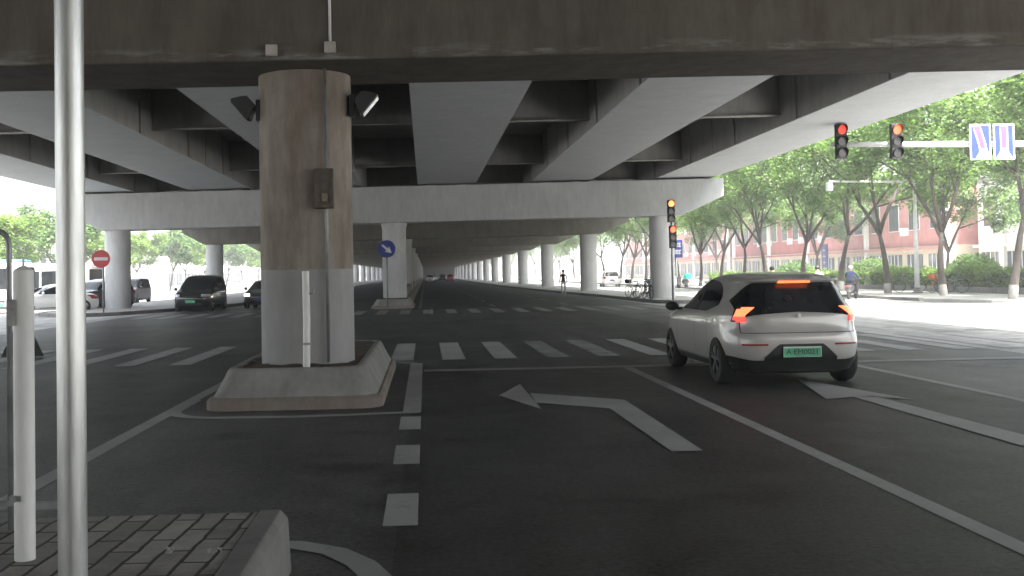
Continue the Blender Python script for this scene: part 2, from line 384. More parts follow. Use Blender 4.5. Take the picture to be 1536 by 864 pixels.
# raised paved island under the camera's left
b = MB(); b.box(-7, -.93, -4, 5.88, -.01, .325); b.build('traffic_island', PAVER)
tag(bpy.data.objects['traffic_island'], kind='structure')
b = MB(); b.prism([(-.925, -.01), (-.755, -.01), (-.77, .29), (-.81, .335), (-.925, .335)], 'y', -4, 5.9); struct(b.build('kerb', KERB, bevel=.012))

# raised islands under the outer piers
def island(poly, name, z=.15):
    b = MB(); b.prism(poly, 'z', -.01, z); o = b.build(name, PAVE); struct(o)
    n = len(poly); b = MB()
    c = Vector((sum(p[0] for p in poly)/n, sum(p[1] for p in poly)/n))
    inner = []; 
    for i in range(n):
        a, p, q = Vector(poly[i-1]), Vector(poly[i]), Vector(poly[(i+1) % n])
        d1 = (p-a).normalized(); d2 = (q-p).normalized(); t = (d1+d2).normalized(); nn = Vector((-t.y, t.x)); inner.append(tuple(p+nn*.16))
    outer = [tuple(Vector(p)-(Vector(p)-c).normalized()*(-.01)) for p in poly]
    rings = [[(*p, -.02) for p in outer], [(*p, z-.01) for p in outer], [(*p, z+.015) for p in poly], [(*p, z+.015) for p in inner], [(*p, z-.02) for p in inner]]
    b.loft(rings, cap=False); struct(b.build('kerb', KERB))
nose = [(14.4, 53.2), (13.9, 51.7), (12.9, 50.6)]
island([(11.7, 50.7), (12.9, 50.4), (13.9, 51.3), (14.4, 53.2), (14.4, 450), (8.8, 450), (8.8, 136), (9.4, 105), (10.35, 77.8), (10.85, 65.8), (11.1, 54), (11.25, 51.6)], 'right_island')
island([(-18.2, 450), (-18.2, 52), (-17.6, 49.3), (-16.3, 48), (-15, 47.8), (-13.85, 48.7), (-12.7, 52.9), (-11.1, 58.2), (-10.1, 66.8), (-9.9, 85), (-9.9, 450)], 'left_island')
# far right pavement with its kerb
b = MB(); b.prism([(22.5, 47.5), (23.5, 43.5), (26, 40), (60, 38.4), (60, 470), (22.5, 470)], 'z', -.01, .12); struct(b.build('pavement', PAVE))
b = MB(); b.box(22.32, 22.52, 47.5, 470, -.01, .14); struct(b.build('kerb', KERB))
b = MB(); b.prism([(-60, 62), (-31, 62), (-31, 470), (-60, 470)], 'z', -.01, .12); struct(b.build('pavement', PAVE))

# ------------------------------------------------------------------ elevated road
CX = [-15.75, -1.58, 12.4]
CY = [-148, -121, -94, -67, -40, -13, 14.1, 55.4, 80.6]+[108+27.2*i for i in range(13)]
BOX = [(-17.85, -14.8), (-12.0, -8.88), (-5.93, -3.13), (-.32, 2.69), (5.55, 8.67), (12.05, 15.12)]
over = empty('elevated_road', (0, 0, 0), 0, 'grey elevated road on rows of round piers spanning the whole junction', 'overpass')
ZB, ZT, ZG, ZD = 4.3, 6.16, 6.26, 8.0
def capbeam(y, near=False):
    h = .88; b = MB()
    pf = [(-18.0, ZT-.95), (-16.4, ZB), (13.3, ZB), (15.5, ZT-.92), (15.5, ZT), (-18.0, ZT)]
    b.prism(pf, 'y', y-h, y+h)
    for x0, x1 in BOX:
        for t in (.25, .75):
            x = x0+(x1-x0)*t; b.box(x-.25, x+.25, y-.3, y+.3, ZT-.01, ZG+.003)
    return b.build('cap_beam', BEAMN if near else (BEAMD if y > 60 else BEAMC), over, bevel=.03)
for y in CY:
    near = abs(y-14.1) < .1
    o = capbeam(y, near)
    if near: o['label'] = 'brown stained cap beam across the top of the view'
    for i, x in enumerate(CX):
        b = MB(); r = .615 if i == 1 else .64
        zt_ = ZB+.0105*x; prof = [(r, -.05), (r, zt_-.35), (r, zt_-.06), (r, zt_+.03)]
        if i != 1: prof = [(r, -.05), (r, zt_+.03)]
        elif not near: prof = [(r, -.05), (r, zt_-.3), (r*1.1, zt_-.05), (r*1.1, zt_+.03)]
        b.lathe(prof, 40); yy = y+(.3 if near and i == 1 else 0)
        q = b.build('pier', COLN if near else COLG, over, smooth=True, loc=(x, yy, 0), auto=50)
        if near and i == 1: q['label'] = 'brown stained round pier with a pale painted lower band'
for k in range(len(CY)-1):
    y0, y1 = CY[k], CY[k+1]
    for x0, x1 in BOX:
        b = MB()
        cuts = [y0+.06, y1-.06]
        if abs(y0-14.1) < .1: cuts = [y0+.06, 22.6, 44.3, y1-.06]
        for a, c in zip(cuts, cuts[1:]):
            b.box(x0, x1, a+.02, c-.02, ZG, ZG+.03, 0)
            b.box(x0+.06, x0+.09, a+.02, c-.02, ZG+.03, ZD, 1); b.box(x1-.09, x1-.06, a+.02, c-.02, ZG+.03, ZD, 1)
            b.box(x0+.2, x1-.2, a+.005, c-.005, ZG+.04, ZG+.12, 1)
        for yy in cuts[1:-1]:
            b.box(x0+.04, x0+.06, yy-.25, yy+.25, ZG+.05, ZD, 1); b.box(x1-.06, x1-.04, yy-.25, yy+.25, ZG+.05, ZD, 1)
        for s_ in [y0+6+6.9*i for i in range(int((y1-y0-6)/6.9))]:
            b.box(x0+.0, x0+.06, s_-.015, s_+.015, ZG+.03, ZD, 1); b.box(x1-.06, x1-.0, s_-.015, s_+.015, ZG+.03, ZD, 1)
        b.build('box_girder', [STEEL, STEELD], over)
    ds = [21.5, 35.6, 49.5] if abs(y0-14.1) < .1 else [y0+4.5, (y0+y1)/2, y1-4.5]
    for (a0, a1), (c0, c1) in zip(BOX, BOX[1:]):
        b = MB()
        for y in ds:
            b.box(a1-.05, c0+.05, y-.02, y+.02, ZG+.42, ZD); b.box(a1-.05, c0+.05, y-.16, y+.16, ZG+.38, ZG+.42)
        b.build('cross_brace', STEELD, over)
    b = MB(); b.box(-18.7, 16.0, y0+.015, y1-.015, ZD-.003, ZD+.32)
    b.box(-18.7, -18.4, y0+.015, y1-.015, ZD+.32, ZD+1.2); b.box(15.7, 16.0, y0+.015, y1-.015, ZD+.32, ZD+1.2)
    b.build('deck_slab', STEELD, over)

FALL = .0105
for c in list(col.objects):
    if c.parent == over and not c.name.startswith('pier'): c.rotation_euler.y = -FALL; c.location.x = .066
b = MB(); b.box(-18.6, 15.4, 436, 437.5, 0, ZD); b.build('added_end_wall', BEAMD, over)  # dark wall added to close off the bright far end
# plinth round the near pier
pl = empty('pier_plinth', (-1.62, 12.95, 0), 0, 'battered concrete plinth filled with bare earth round the nearest pier', 'plinth', 'plinths round the central piers')
def rr(x0, x1, y0, y1, r, z, n=6):
    out = []
    for cx, cy, a0 in ((x1-r, y0+r, -PI/2), (x1-r, y1-r, 0), (x0+r, y1-r, PI/2), (x0+r, y0+r, PI)):
        out += [(cx+r*math.cos(a0+PI/2*k/n), cy+r*math.sin(a0+PI/2*k/n), z) for k in range(n+1)]
    return out
def plinth(root, w, L, h):
    b = MB(); b.loft([rr(-w, w, 0, L, .3, -.01), rr(-w, w, 0, L, .3, .11), rr(-w+.04, w-.04, .04, L-.04, .28, .15)], smooth_ if False else None); b.build('foot', PLINTHB, root, smooth=True, auto=40)
    b = MB(); b.loft([rr(-w+.07, w-.07, .07, L-.07, .3, .14), rr(-w+.1, w-.1, .1, L-.1, .3, .2), rr(-w+.2, w-.2, .2, L-.2, .28, h-.09), rr(-w+.225, w-.225, .225, L-.225, .27, h-.03), rr(-w+.26, w-.26, .26, L-.26, .25, h), rr(-w+.33, w-.33, .33, L-.33, .2, h-.005), rr(-w+.37, w-.37, .37, L-.37, .18, h-.05)], cap=False)
    b.build('wall', PLINTH, root, smooth=True, auto=60)
    b = MB(); rnd = random.Random(3); N, M_ = 14, 34
    b.grid([[(-w+.3+(2*w-.6)*i/N, .3+(L-.6)*j/M_, h-.03+rnd.uniform(-.015, .035)) for i in range(N+1)] for j in range(M_+1)])
    b.build('earth', EARTH, root, smooth=True)
plinth(pl, 1.08, 5.9, .49)
pl2 = empty('pier_plinth', (-1.6, 51.2, 0), 0, 'low concrete plinth round the second central pier behind the blue sign', 'plinth', 'plinths round the central piers')
plinth(pl2, 1.02, 5.6, .45)
# median barrier running from the second pier
b = MB(); b.prism([(-1.95, -.01), (-.75, -.01), (-.85, .35), (-1.0, .5), (-1.0, .95), (-1.7, .95), (-1.7, .5), (-1.85, .35)], 'y', 57.2, 440)
tag(b.build('median_barrier', m_concrete('dark_barrier', (.1, .085, .07), (.17, .15, .13), (.06, .05, .04), .6)), 'long dark stained median barrier linking the central piers into the distance', 'barrier')

# ------------------------------------------------------------------ fittings on the near pier and beam
def floodlight(x, y, z, side, label, pale):
    o = empty('floodlight', (x, y, z), 0, label, 'floodlight', 'floodlights on the near pier')
    M = Matrix.Rotation(R(35)*side, 4, 'Y')
    b = MB(); b.prism([(-.17, -.03), (.17, -.03), (.17, .0), (.12, .1), (.07, .17), (-.07, .17), (-.12, .1), (-.17, 0)], 'y', -.15, .15, M=Matrix.Rotation(R(50 if side < 0 else -50), 4, 'Y'))
    b.build('housing', BLACK, o, bevel=.008)
    b = MB(); b.box(-.15, .15, -.13, .13, -.045, -.032, M=Matrix.Rotation(R(50 if side < 0 else -50), 4, 'Y')); b.build('lens', HEADOFF if pale else BLACK, o)
    b = MB(); b.tube([(0, .0, .1), (-side*.1, .0, .05), (-side*.22, .02, -.02)], .022, 8); b.box(-side*.22-.03, -side*.22+.03, -.07, .09, -.16, .12); b.build('bracket', BLACK, o)
    return o
floodlight(-2.4, 14.25, 3.84, -1, 'black floodlight tilted down on the left flank of the near pier', False)
floodlight(-.72, 14.2, 3.88, 1, 'black floodlight with a pale front on the right flank of the near pier', True)
def fx(name, label, cat, b, m, **k): return tag(b.build(name, m, **k), label, cat)
b = MB(); b.box(-1.395, -1.15, 13.66, 13.79, 2.47, 2.98); b2 = b
jb = tag(b.build('junction_box', pbr('rusty_box', (.09, .075, .06), .6, .2, .35, 9), bevel=.012), 'dark brown junction box halfway up the conduit of the near pier', 'junction box')
b = MB(); b.box(-1.33, -1.215, 13.645, 13.665, 2.52, 2.93); b.build('cover', pbr('rusty_cover', (.07, .06, .05), .6, .2, .3, 9), jb)
b = MB(); b.box(-1.3, -1.23, 13.635, 13.648, 2.56, 2.66); b.build('notice', pbr('faded_notice', (.2, .17, .11), .7, var=.3, scale=30), jb)
b = MB(); b.tube([(-1.26, 13.79, .5), (-1.26, 13.79, 4.3)], .022, 8); tag(b.build('conduit', GREYMET, smooth=True), 'thin grey conduit running up the front of the near pier', 'conduit')
b = MB(); b.tube([(-1.13, 13.19, 4.4), (-1.13, 13.19, 6.1)], .018, 8); tag(b.build('conduit', WMETAL, smooth=True), 'thin pale conduit climbing the face of the stained cap beam', 'conduit')
PB = pbr('pale_plastic_box', (.36, .34, .31), .6, var=.15, scale=9)
b = MB(); b.box(-1.92, -1.78, 13.14, 13.22, 4.33, 4.47); tag(b.build('cable_box', PB, bevel=.01), 'small square cable box on the cap beam left of the pier top', 'cable box')
b = MB(); b.box(-1.2, -1.06, 13.14, 13.22, 4.36, 4.5); b.tube([(-1.13, 13.14, 4.43), (-1.13, 13.12, 4.43)], .03, 10); tag(b.build('cable_box', PB, bevel=.01), 'small square cable box at the foot of the pale beam conduit', 'cable box')
o = empty('marker_post', (-1.5, 13.42, .47), 0, 'slim white plastic post standing on the plinth against the near pier', 'post')
b = MB(); b.tube([(0, 0, 0), (.01, 0, .6), (.0, .02, 1.2)], .045, 12); b.build('tube', WPLAST, o, smooth=True, auto=50)
b = MB(); b.lathe([(.052, 0), (.052, .03)], 12, (.005, 0, .28)); b.build('clamp', GREYMET, o)
b = MB(); b.tube([(.04, 0, .92), (.06, 0, .92), (.1, 0, .92), (.1, 0, .98)], .014, 6); b.build('hook', GREYMET, o)

# ------------------------------------------------------------------ near left: lamp pole, post, hoop
o = empty('sign_pole', (-1.375, 4.2, .325), 0, 'tall galvanised pole rising through the left of the view from the paved island', 'pole')
b = MB(); b.tube([(0, 0, 0), (0, 0, 4.4)], .0545, 24); b.build('shaft', GALV, o, smooth=True, auto=50)
b = MB(); b.lathe([(.12, 0), (.12, .015), (.07, .02), (.065, .06)], 20); b.build('base_plate', GALV, o)
o = empty('white_post', (-1.86, 5.02, .3), 0, 'white square-topped plastic post standing in dirt on the paved island', 'post')
b = MB(); b.lathe([(.046, 0), (.046, 1.345), (.043, 1.355), (.02, 1.37), (.006, 1.375), (.005, 1.41)], 18); b.build('tube', WPLAST, o, smooth=True, auto=40)
b = MB(); b.box(-.052, -.0, -.053, -.03, .3, .325); b.box(-.2, -.04, -.01, .01, .27, .295); b.tube([(-.03, -.05, .31), (-.03, -.075, .31)], .014, 8); b.build('clamp', GREYMET, o)
b = MB(); b.box(-.056, -.02, -.05, .0, 1.1, 1.22); b.build('tape_patch', pbr('grey_tape', (.3, .3, .29), .6, var=.3, scale=15), o)
b = MB(); b.tube([(.0, 0, 0), (.0, 0, 1.44)]+[(-.055+.055*math.cos(t), 0, 1.47+.075*math.sin(t)) for t in [i*PI/8 for i in range(9)]]+[(-.11, 0, 1.44), (-.11, 0, 0)], .0145, 10)
tag(b.build('hoop_rail', GREYMET, smooth=True, loc=(-2.155, 5.62, .32)), 'thin grey hairpin hoop rail behind the white post', 'rail')
b = MB(); b.box(-2.9, -1.88, 5.63, 5.66, .42, .46); b.box(-2.9, -2.86, 5.62, 5.67, .32, .6); tag(b.build('low_rail', GREYMET, bevel=.004), 'low grey horizontal rail running left from the white post', 'rail')
# crumpled scraps
def scrap(x, y, s, label):
    rnd = random.Random(int(s*999)); b = MB()
    for k in range(7):
        c = Vector((rnd.uniform(-.05, .05), rnd.uniform(-.04, .04), rnd.uniform(.004, .03)))*s*10
        M = Matrix.Translation(c) @ Matrix.Rotation(rnd.uniform(0, 6), 4, (rnd.random(), rnd.random(), rnd.random()))
        e = rnd.uniform(.015, .03)*s*10
        b.grid([[tuple(M @ Vector((e*(i-1), e*(j-1), rnd.uniform(-.4, .4)*e))) for i in range(3)] for j in range(3)])
    b.box(-.02*s*10, .02*s*10, -.02*s*10, .02*s*10, 0, .012*s*10)
    tag(b.build('paper_scrap', pbr('scrap_paper', (.36, .35, .32), .8, var=.3, scale=40), loc=(x, y, .327)), label, 'litter', 'paper scraps on the paved island')
scrap(-1.22, 5.06, .055, 'crumpled pale paper scrap on the pavers, nearer the sign pole')
scrap(-1.0, 5.05, .05, 'crumpled pale paper scrap on the pavers, nearer the kerb')
# black A-frame stand seen behind the post
o = empty('barrier_stand', (-8.55, 23.0, 0), R(10), 'black folding stand with splayed legs on the left carriageway', 'stand')
for s in (-1, 1):
    b = MB(); b.prism([(s*.04, .66), (s*.14, .66), (s*.42, .02), (s*.2, .02)][::s], 'y', -.05, .05); b.build('leg', BLACK, o)
b = MB(); b.box(-.16, .16, -.06, .06, .6, .72); b.build('top_bar', BLACK, o)
b = MB(); b.box(-.2, .2, -.02, .02, .3, .36); b.build('crossbar', BLACK, o)

# ------------------------------------------------------------------ vehicles
def pchip(xs, ys, x):
    n = len(xs)
    if x <= xs[0]: return ys[0]
    if x >= xs[-1]: return ys[-1]
    h = [xs[i+1]-xs[i] for i in range(n-1)]; d = [(ys[i+1]-ys[i])/h[i] for i in range(n-1)]
    m = [d[0]]+[0 if d[i-1]*d[i] <= 0 else 2*d[i-1]*d[i]/(d[i-1]+d[i]) for i in range(1, n-1)]+[d[-1]]
    for i in range(n-1):
        if x <= xs[i+1]:
            t = (x-xs[i])/h[i]; t2, t3 = t*t, t*t*t
            return ys[i]*(2*t3-3*t2+1)+m[i]*h[i]*(t3-2*t2+t)+ys[i+1]*(-2*t3+3*t2)+m[i+1]*h[i]*(t3-t2)
class Body:
    def __init__(s, L): s.L = L; s.z = [l[0] for l in L]
    def p(s, z): return [pchip(s.z, [l[i] for l in s.L], z) for i in (1, 2, 3, 4)]
    def pt(s, t, z, off=0.):
        yr, yf, w, n = s.p(z); yc, l = (yr+yf)/2, (yf-yr)/2
        c, q = math.cos(t), math.sin(t)
        f = lambda v: math.copysign(abs(v)**(2/n), v)
        x, y = w*f(c), yc+l*f(q)
        if off:
            gx = math.copysign(abs(x/w)**(n-1), x)/w; gy = math.copysign(abs((y-yc)/l)**(n-1), y-yc)/l
            g = math.hypot(gx, gy) or 1; x += gx/g*off; y += gy/g*off
        return (x, y, z)
    def t_rear(s, x, z):
        yr, yf, w, n = s.p(z); c = max(-1, min(1, x/w)); return -math.acos(math.copysign(abs(c)**(n/2), c))
    def t_front(s, x, z): return -s.t_rear(x, z)
    def t_side(s, y, z, side):
        yr, yf, w, n = s.p(z); yc, l = (yr+yf)/2, (yf-yr)/2; q = max(-1, min(1, (y-yc)/l)); t = math.asin(math.copysign(abs(q)**(n/2), q))
        return t if side > 0 else PI-t
    def shell(s, mat, N=72, K=44):
        b = MB(); z0, z1 = s.z[0], s.z[-1]
        zs = [z0+(z1-z0)*(1-(1-k/K)**1.25) for k in range(K+1)]
        b.loft([[s.pt(2*PI*i/N, z) for i in range(N)] for z in zs]); return b
    def side(s, b, side, ys, zb, zt, off=.006, m=6, mat=None):
        rows = []
        for j in range(m+1):
            rows.append([s.pt(s.t_side(y, zb(y)+(zt(y)-zb(y))*j/m, side), zb(y)+(zt(y)-zb(y))*j/m, off) for y in ys])
        b.grid(rows, mat, side < 0)
    def end(s, b, rear, xs, zb, zt, off=.006, m=6, mat=None):
        T = s.t_rear if rear else s.t_front; rows = []
        for j in range(m+1):
            r = []
            for x in xs:
                z = zb(x)+(zt(x)-zb(x))*j/m; r.append(s.pt(T(x, z), z, off))
            rows.append(r)
        b.grid(rows, mat, not rear)
def lin(a, c, n): return [a+(c-a)*i/n for i in range(n+1)]
def C(v): return lambda x: v
def L2(pts):
    xs = [p[0] for p in pts]; ys = [p[1] for p in pts]
    def f(x):
        if x <= xs[0]: return ys[0]
        for i in range(len(xs)-1):
            if x <= xs[i+1]: return ys[i]+(ys[i+1]-ys[i])*(x-xs[i])/(xs[i+1]-xs[i])
        return ys[-1]
    return f
def wheel(root, x, y, r, w, side, rimmat, spokes=5, turn=0):
    b = MB(); h = w/2
    b.lathe([(r*.66, -h), (r*.9, -h), (r*.97, -h*.8), (r, -h*.5), (r, h*.5), (r*.97, h*.8), (r*.9, h), (r*.66, h)], 32, axis='x', cap=False)
    t = b.build('wheel', RUBBER, root, smooth=True, loc=(x, y, r), rotz=turn, auto=40)
    b = MB(); o = side*h
    b.lathe([(r*.67, -h*.9), (r*.67, h*.96), (r*.62, h*.98), (r*.6, h*.5), (r*.58, -h*.6), (.02, -h*.6)] if side > 0 else [(.02, h*.6), (r*.58, h*.6), (r*.6, -h*.5), (r*.62, -h*.98), (r*.67, -h*.96), (r*.67, h*.9)], 32, axis='x', mat=1)
    for k in range(spokes):
        a = 2*PI*k/spokes
        for da in (-.16, .16):
            M = Matrix.Rotation(a+da, 4, 'X')
            b.box(min(o*.75, o*.97), max(o*.75, o*.97), -.018, .018, r*.12, r*.62, 0, M)
    b.lathe([(r*.16, min(o*.7, o*.98)), (r*.16, max(o*.7, o*.98))], 16, axis='x', mat=0)
    b.build('rim', [rimmat, UNDER], t, smooth=False)
    return t
def arches(o, ws, r, w):
    for x, y in ws:
        b = MB(); b.lathe([(r*1.12, -.16), (r*1.12, .3)] if x > 0 else [(r*1.12, -.3), (r*1.12, .16)], 36, (x, y, r), 'x'); c = b.build('cut', UNDER)
        md = o.modifiers.new('arch', 'BOOLEAN'); md.operation = 'DIFFERENCE'; md.object = c; md.solver = 'EXACT'
    me = evalmesh(o); cs = [m.object for m in o.modifiers]; o.modifiers.clear(); o.data = me
    for c in cs: bpy.data.objects.remove(c)
    try: me.set_sharp_from_angle(angle=R(42))
    except Exception: pass
def make_car(label, loc, yaw, L, paint, axles, track, wr, name='parked_car', cat='car', group=None, spec=None, rim=RIM, turn=0):
    root = empty(name, loc, yaw, label, cat, group); S = Body(L)
    o = S.shell(paint).build('body', [paint, UNDER], root, smooth=True)
    ws = [(s*track, y) for y in axles for s in (-1, 1)]
    arches(o, ws, wr, .2)
    for x, y in ws: wheel(root, x, y, wr, .21, 1 if x > 0 else -1, rim, turn=turn if y > 0 else 0)
    return root, S

# --- the cream hatchback (rear view)
HB = [(.21, -2.02, 1.95, .8, 6), (.3, -2.07, 2.03, .845, 6), (.42, -2.14, 2.08, .875, 6), (.56, -2.165, 2.11, .893, 6), (.66, -2.17, 2.11, .898, 5.6), (.72, -2.155, 2.1, .9, 5.4), (.8, -2.115, 2.05, .9, 5.2),
      (.88, -2.1, 1.88, .893, 5.2), (.95, -2.095, 1.45, .88, 5.2), (1.02, -2.06, 1.08, .85, 5.2), (1.12, -2.0, .86, .79, 5.2), (1.25, -1.925, .6, .735, 5.2), (1.38, -1.86, .3, .675, 5), (1.45, -1.83, .08, .63, 5), (1.5, -1.66, -.14, .57, 4.5), (1.535, -1.35, -.4, .46, 4), (1.548, -1.1, -.6, .3, 3)]
car, S = make_car('pearl white hatchback waiting at the stop line with brake lights lit', (5.02, 16.3, 0), 0, HB, CREAMCAR, (-1.37, 1.36), .79, .335, 'hatchback_car', rim=RIMD)
car.scale.x = 1.075
# rear window with black wings
b = MB(); xs_ = lin(-.74, .74, 24)
S.end(b, True, xs_, lambda x: .955+.055*max(0, 1-abs(x)/.62)**.5 if abs(x) < .62 else .955-.1*(abs(x)-.62), lambda x: 1.405-.24*max(0, (abs(x)-.5)/.24)**1.4, .008, 10)
b.build('rear_window', GLASS, car, smooth=True)
# roof spoiler and brake lamp
b = MB()
for k in (0,):
    P = [[S.pt(S.t_rear(x, 1.40), 1.40, .004) for x in lin(-.62, .62, 16)], [S.pt(S.t_rear(x, 1.425), 1.425, .09) for x in lin(-.62, .62, 16)], [S.pt(S.t_rear(x, 1.455), 1.455, .09) for x in lin(-.62, .62, 16)], [(x, -1.6, 1.522-.12*abs(x/.62)**2.5) for x in lin(-.62, .62, 16)]]
    b.grid(P)
b.build('roof_spoiler', CREAMCAR, car, smooth=True, auto=40)
b = MB(); P = S.pt(S.t_rear(0, 1.41), 1.41)
b.box(-.2, .2, P[1]-.1, P[1]-.02, 1.398, 1.428); b.build('brake_light', BRAKE, car, bevel=.006)
# side glass
def zt_side(y): return pchip([-1.36, -1.15, -.8, -.3, .2, .55, .82], [1.12, 1.33, 1.42, 1.45, 1.4, 1.22, 1.045], y)
for s in (-1, 1):
    b = MB(); S.side(b, s, lin(-1.28, .8, 30), lambda y: min(1.0+max(0, -.85-y)*.22, zt_side(y)-.003), zt_side, .006, 8); b.build('side_window', GLASS, car, smooth=True)
    b = MB()
    for y in (-.25,): S.side(b, s, [y-.03, y+.03], C(1.0), C(1.43), .009, 4)
    b.build('door_pillar', BLACK, car)
    b = MB()
    for y in (-.95, -.24, .86): S.side(b, s, [y-.004, y+.004], C(.32), C(.98), .003, 6)
    S.side(b, s, lin(-.95, .86, 12), C(.31), C(.318), .003, 1)
    b.build('door_seam', UNDER, car)
    b = MB(); S.side(b, s, lin(-1.95, 1.9, 30), C(.212), C(.3), .01, 2); b.build('sill_trim', BLACK, car, smooth=True)
    for y in (-.78, .05): b = MB(); S.side(b, s, lin(y, y+.17, 3), C(.83), C(.855), .018, 1); b.build('door_handle', CREAMCAR, car)
    b = MB(); b.ball((s*.99, .72, 1.03), .105, .075, .075); b.box(min(s*.84, s*.93), max(s*.84, s*.93), .69, .75, .97, 1.01); b.build('wing_mirror', BLACK, car, smooth=True)
    # tail lamp: wraps the corner
    b = MB(); rows = []
    for j in range(9):
        u = j/8; z = .88+.2*u
        tr = S.t_rear(s*(.66-.13*abs(u-.45)/.55 if u > .45 else .66-.02*(.45-u)), z); ts = S.t_side(-1.86+.0*u+.06*abs(u-.5), z, s)
        if s < 0: tr, ts = tr, ts-2*PI
        rows.append([S.pt(tr+(ts-tr)*i/14, z, .012) for i in range(15)])
    b.grid(rows, None, s < 0)
    for i in range(len(b.m)): 
        r_, c_ = divmod(i, 14); b.m[i] = 2 if (r_ in (0, 7) and c_ > 8) or c_ > 11 else (1 if r_ in (0, 1, 2) else 0)
    b.build('tail_light', [TAIL, TAILR, GLASS], car, smooth=True)
    b = MB(); S.end(b, True, lin(s*.42, s*.72, 5), C(.565), C(.59), .008, 1); b.build('rear_reflector', TAILOFF, car)
    b = MB(); S.end(b, False, lin(s*.5, s*.82, 6), C(.72), C(.82), .01, 2); b.build('headlight', HEADOFF, car)
# hatch edge seams, bumper step, plate recess
b = MB(); S.end(b, True, lin(-.72, .72, 22), lambda x: .73, lambda x: .738, .004, 1)
for s in (-1, 1): S.end(b, True, [s*.715, s*.723], C(.735), C(.9), .004, 4)
b.build('tailgate_seam', UNDER, car)
b = MB(); S.end(b, True, lin(-.46, .46, 24), lambda x: .36, lambda x: .585 if abs(x) < .28 else .585-1.0*(abs(x)-.28), .009, 4); b.build('plate_recess', BLACK, car, smooth=True)
b = MB(); S.end(b, True, lin(-.83, .83, 26), C(.213), lambda x: .365+.05*max(0, (abs(x)-.6)/.2), .014, 4); b.build('rear_diffuser', BLACK, car, smooth=True)
lp = MB(); lp.box(-.24, .24, -2.2, -2.186, .41, .55); lpo = lp.build('number_plate', PLATEW, car, bevel=.004)
b = MB(); b.box(-.232, .232, -2.2025, -2.2, .416, .532); b.build('plate_field', PLATEG, lpo)
text('A·EM0021', .098, INK, 'plate_lettering', lpo, Matrix.Translation((0, -2.205, .478)) @ Matrix.Rotation(PI/2, 4, 'X'))
b = MB(); yb = S.pt(S.t_rear(0, .93), .93)[1]
b.lathe([(.03, -.012), (.03, 0)], 14, (0, yb-.004, .955), 'y'); b.box(-.008, .008, yb-.022, yb-.016, .935, .99); b.build('badge', WMETAL, car)
b = MB(); S.end(b, False, lin(-.6, .6, 20), lambda x: 1.02, lambda x: 1.43, .008, 8); b.build('windscreen', GLASS, car, smooth=True)
b = MB(); b.box(-.6, .6, -1.9, 1.7, .17, .24); b.build('underbody', UNDER, car)

# --- generic traffic
def traffic(label, loc, yaw, L, paint, axles, track, wr, glass, name, cat, front_lit=False, plate='g', group=None):
    """glass: dict(rear=(w, z0, z1), front=(w, z0, z1), side=(y0, y1, z0, ztopfunc)); lamps placed from the body"""
    c, S = make_car(label, loc, yaw, L, paint, axles, track, wr, name, cat, group)
    w, z0, z1 = glass['rear']; b = MB(); S.end(b, True, lin(-w, w, 12), C(z0), lambda x: z1-.1*(abs(x)/w)**6, .008, 6); b.build('rear_window', GLASS, c, smooth=True)
    w, z0, z1 = glass['front']; b = MB(); S.end(b, False, lin(-w, w, 12), C(z0), lambda x: z1-.06*(abs(x)/w)**6, .008, 6); b.build('windscreen', GLASS, c, smooth=True)
    y0, y1, z0, zt = glass['side']
    lz = glass['lamp']; tz = glass['tail']
    for s in (-1, 1):
        b = MB(); S.side(b, s, lin(y0, y1, 20), lambda y: min(z0, zt(y)-.003), zt, .008, 6); b.build('side_window', GLASS, c, smooth=True)
        b = MB(); S.side(b, s, lin(y0-.4, y1, 12), C(.3), C(.33), .008, 1); b.build('sill_trim', BLACK, c)
        b = MB(); wf = S.p(lz)[2]; S.end(b, False, lin(s*wf*.55, s*wf*.93, 6), C(lz-.07), C(lz+.06), .012, 2); b.build('headlight', HEADL if front_lit else HEADOFF, c)
        b = MB(); wf = S.p(tz)[2]; S.end(b, True, lin(s*wf*.68, s*wf*.95, 6), C(tz-.1), C(tz+.1), .012, 2); b.build('tail_light', TAILOFF, c)
        b = MB(); ww = S.p(z0)[2]; b.ball((s*(ww+.1), y1-.15, z0+.05), .1, .06, .08, 10, 6); b.build('wing_mirror', paint, c, smooth=True)
    yf = S.pt(S.t_front(0, .5), .5)[1]; yr = S.pt(S.t_rear(0, .6), .6)[1]
    b = MB(); b.box(-.24, .24, yf+.006, yf+.02, .43, .57); b.build('number_plate', PLATEG if plate == 'g' else BLUE, c)
    b = MB(); b.box(-.24, .24, yr-.02, yr-.006, .62, .76); b.build('number_plate', PLATEG if plate == 'g' else BLUE, c)
    b = MB(); S.end(b, False, lin(-.5, .5, 10), C(.3), C(.42), .01, 2); S.end(b, False, lin(-.4, .4, 8), C(lz-.1), C(lz), .01, 1); b.build('grille', BLACK, c)
    return c
SED = [(.2, -2.2, 2.15, .78, 6), (.35, -2.3, 2.28, .86, 6), (.6, -2.32, 2.33, .9, 5.5), (.78, -2.28, 2.25, .9, 5.2), (.88, -2.2, 1.9, .885, 5), (.98, -1.8, 1.2, .85, 5), (1.06, -1.5, .95, .8, 5), (1.2, -1.2, .6, .72, 5), (1.35, -.9, .2, .64, 5), (1.43, -.6, -.1, .54, 4), (1.46, -.4, -.25, .35, 3)]
SUV = [(.25, -2.1, 2.1, .8, 6), (.4, -2.25, 2.22, .88, 6), (.65, -2.3, 2.3, .92, 5.5), (.9, -2.26, 2.2, .92, 5.2), (1.02, -2.22, 1.9, .9, 5), (1.12, -2.15, 1.1, .86, 5), (1.3, -2.05, .8, .79, 5), (1.5, -1.9, .45, .72, 5), (1.6, -1.75, .2, .66, 4.5), (1.67, -1.3, -.2, .52, 4), (1.69, -1, -.4, .35, 3)]
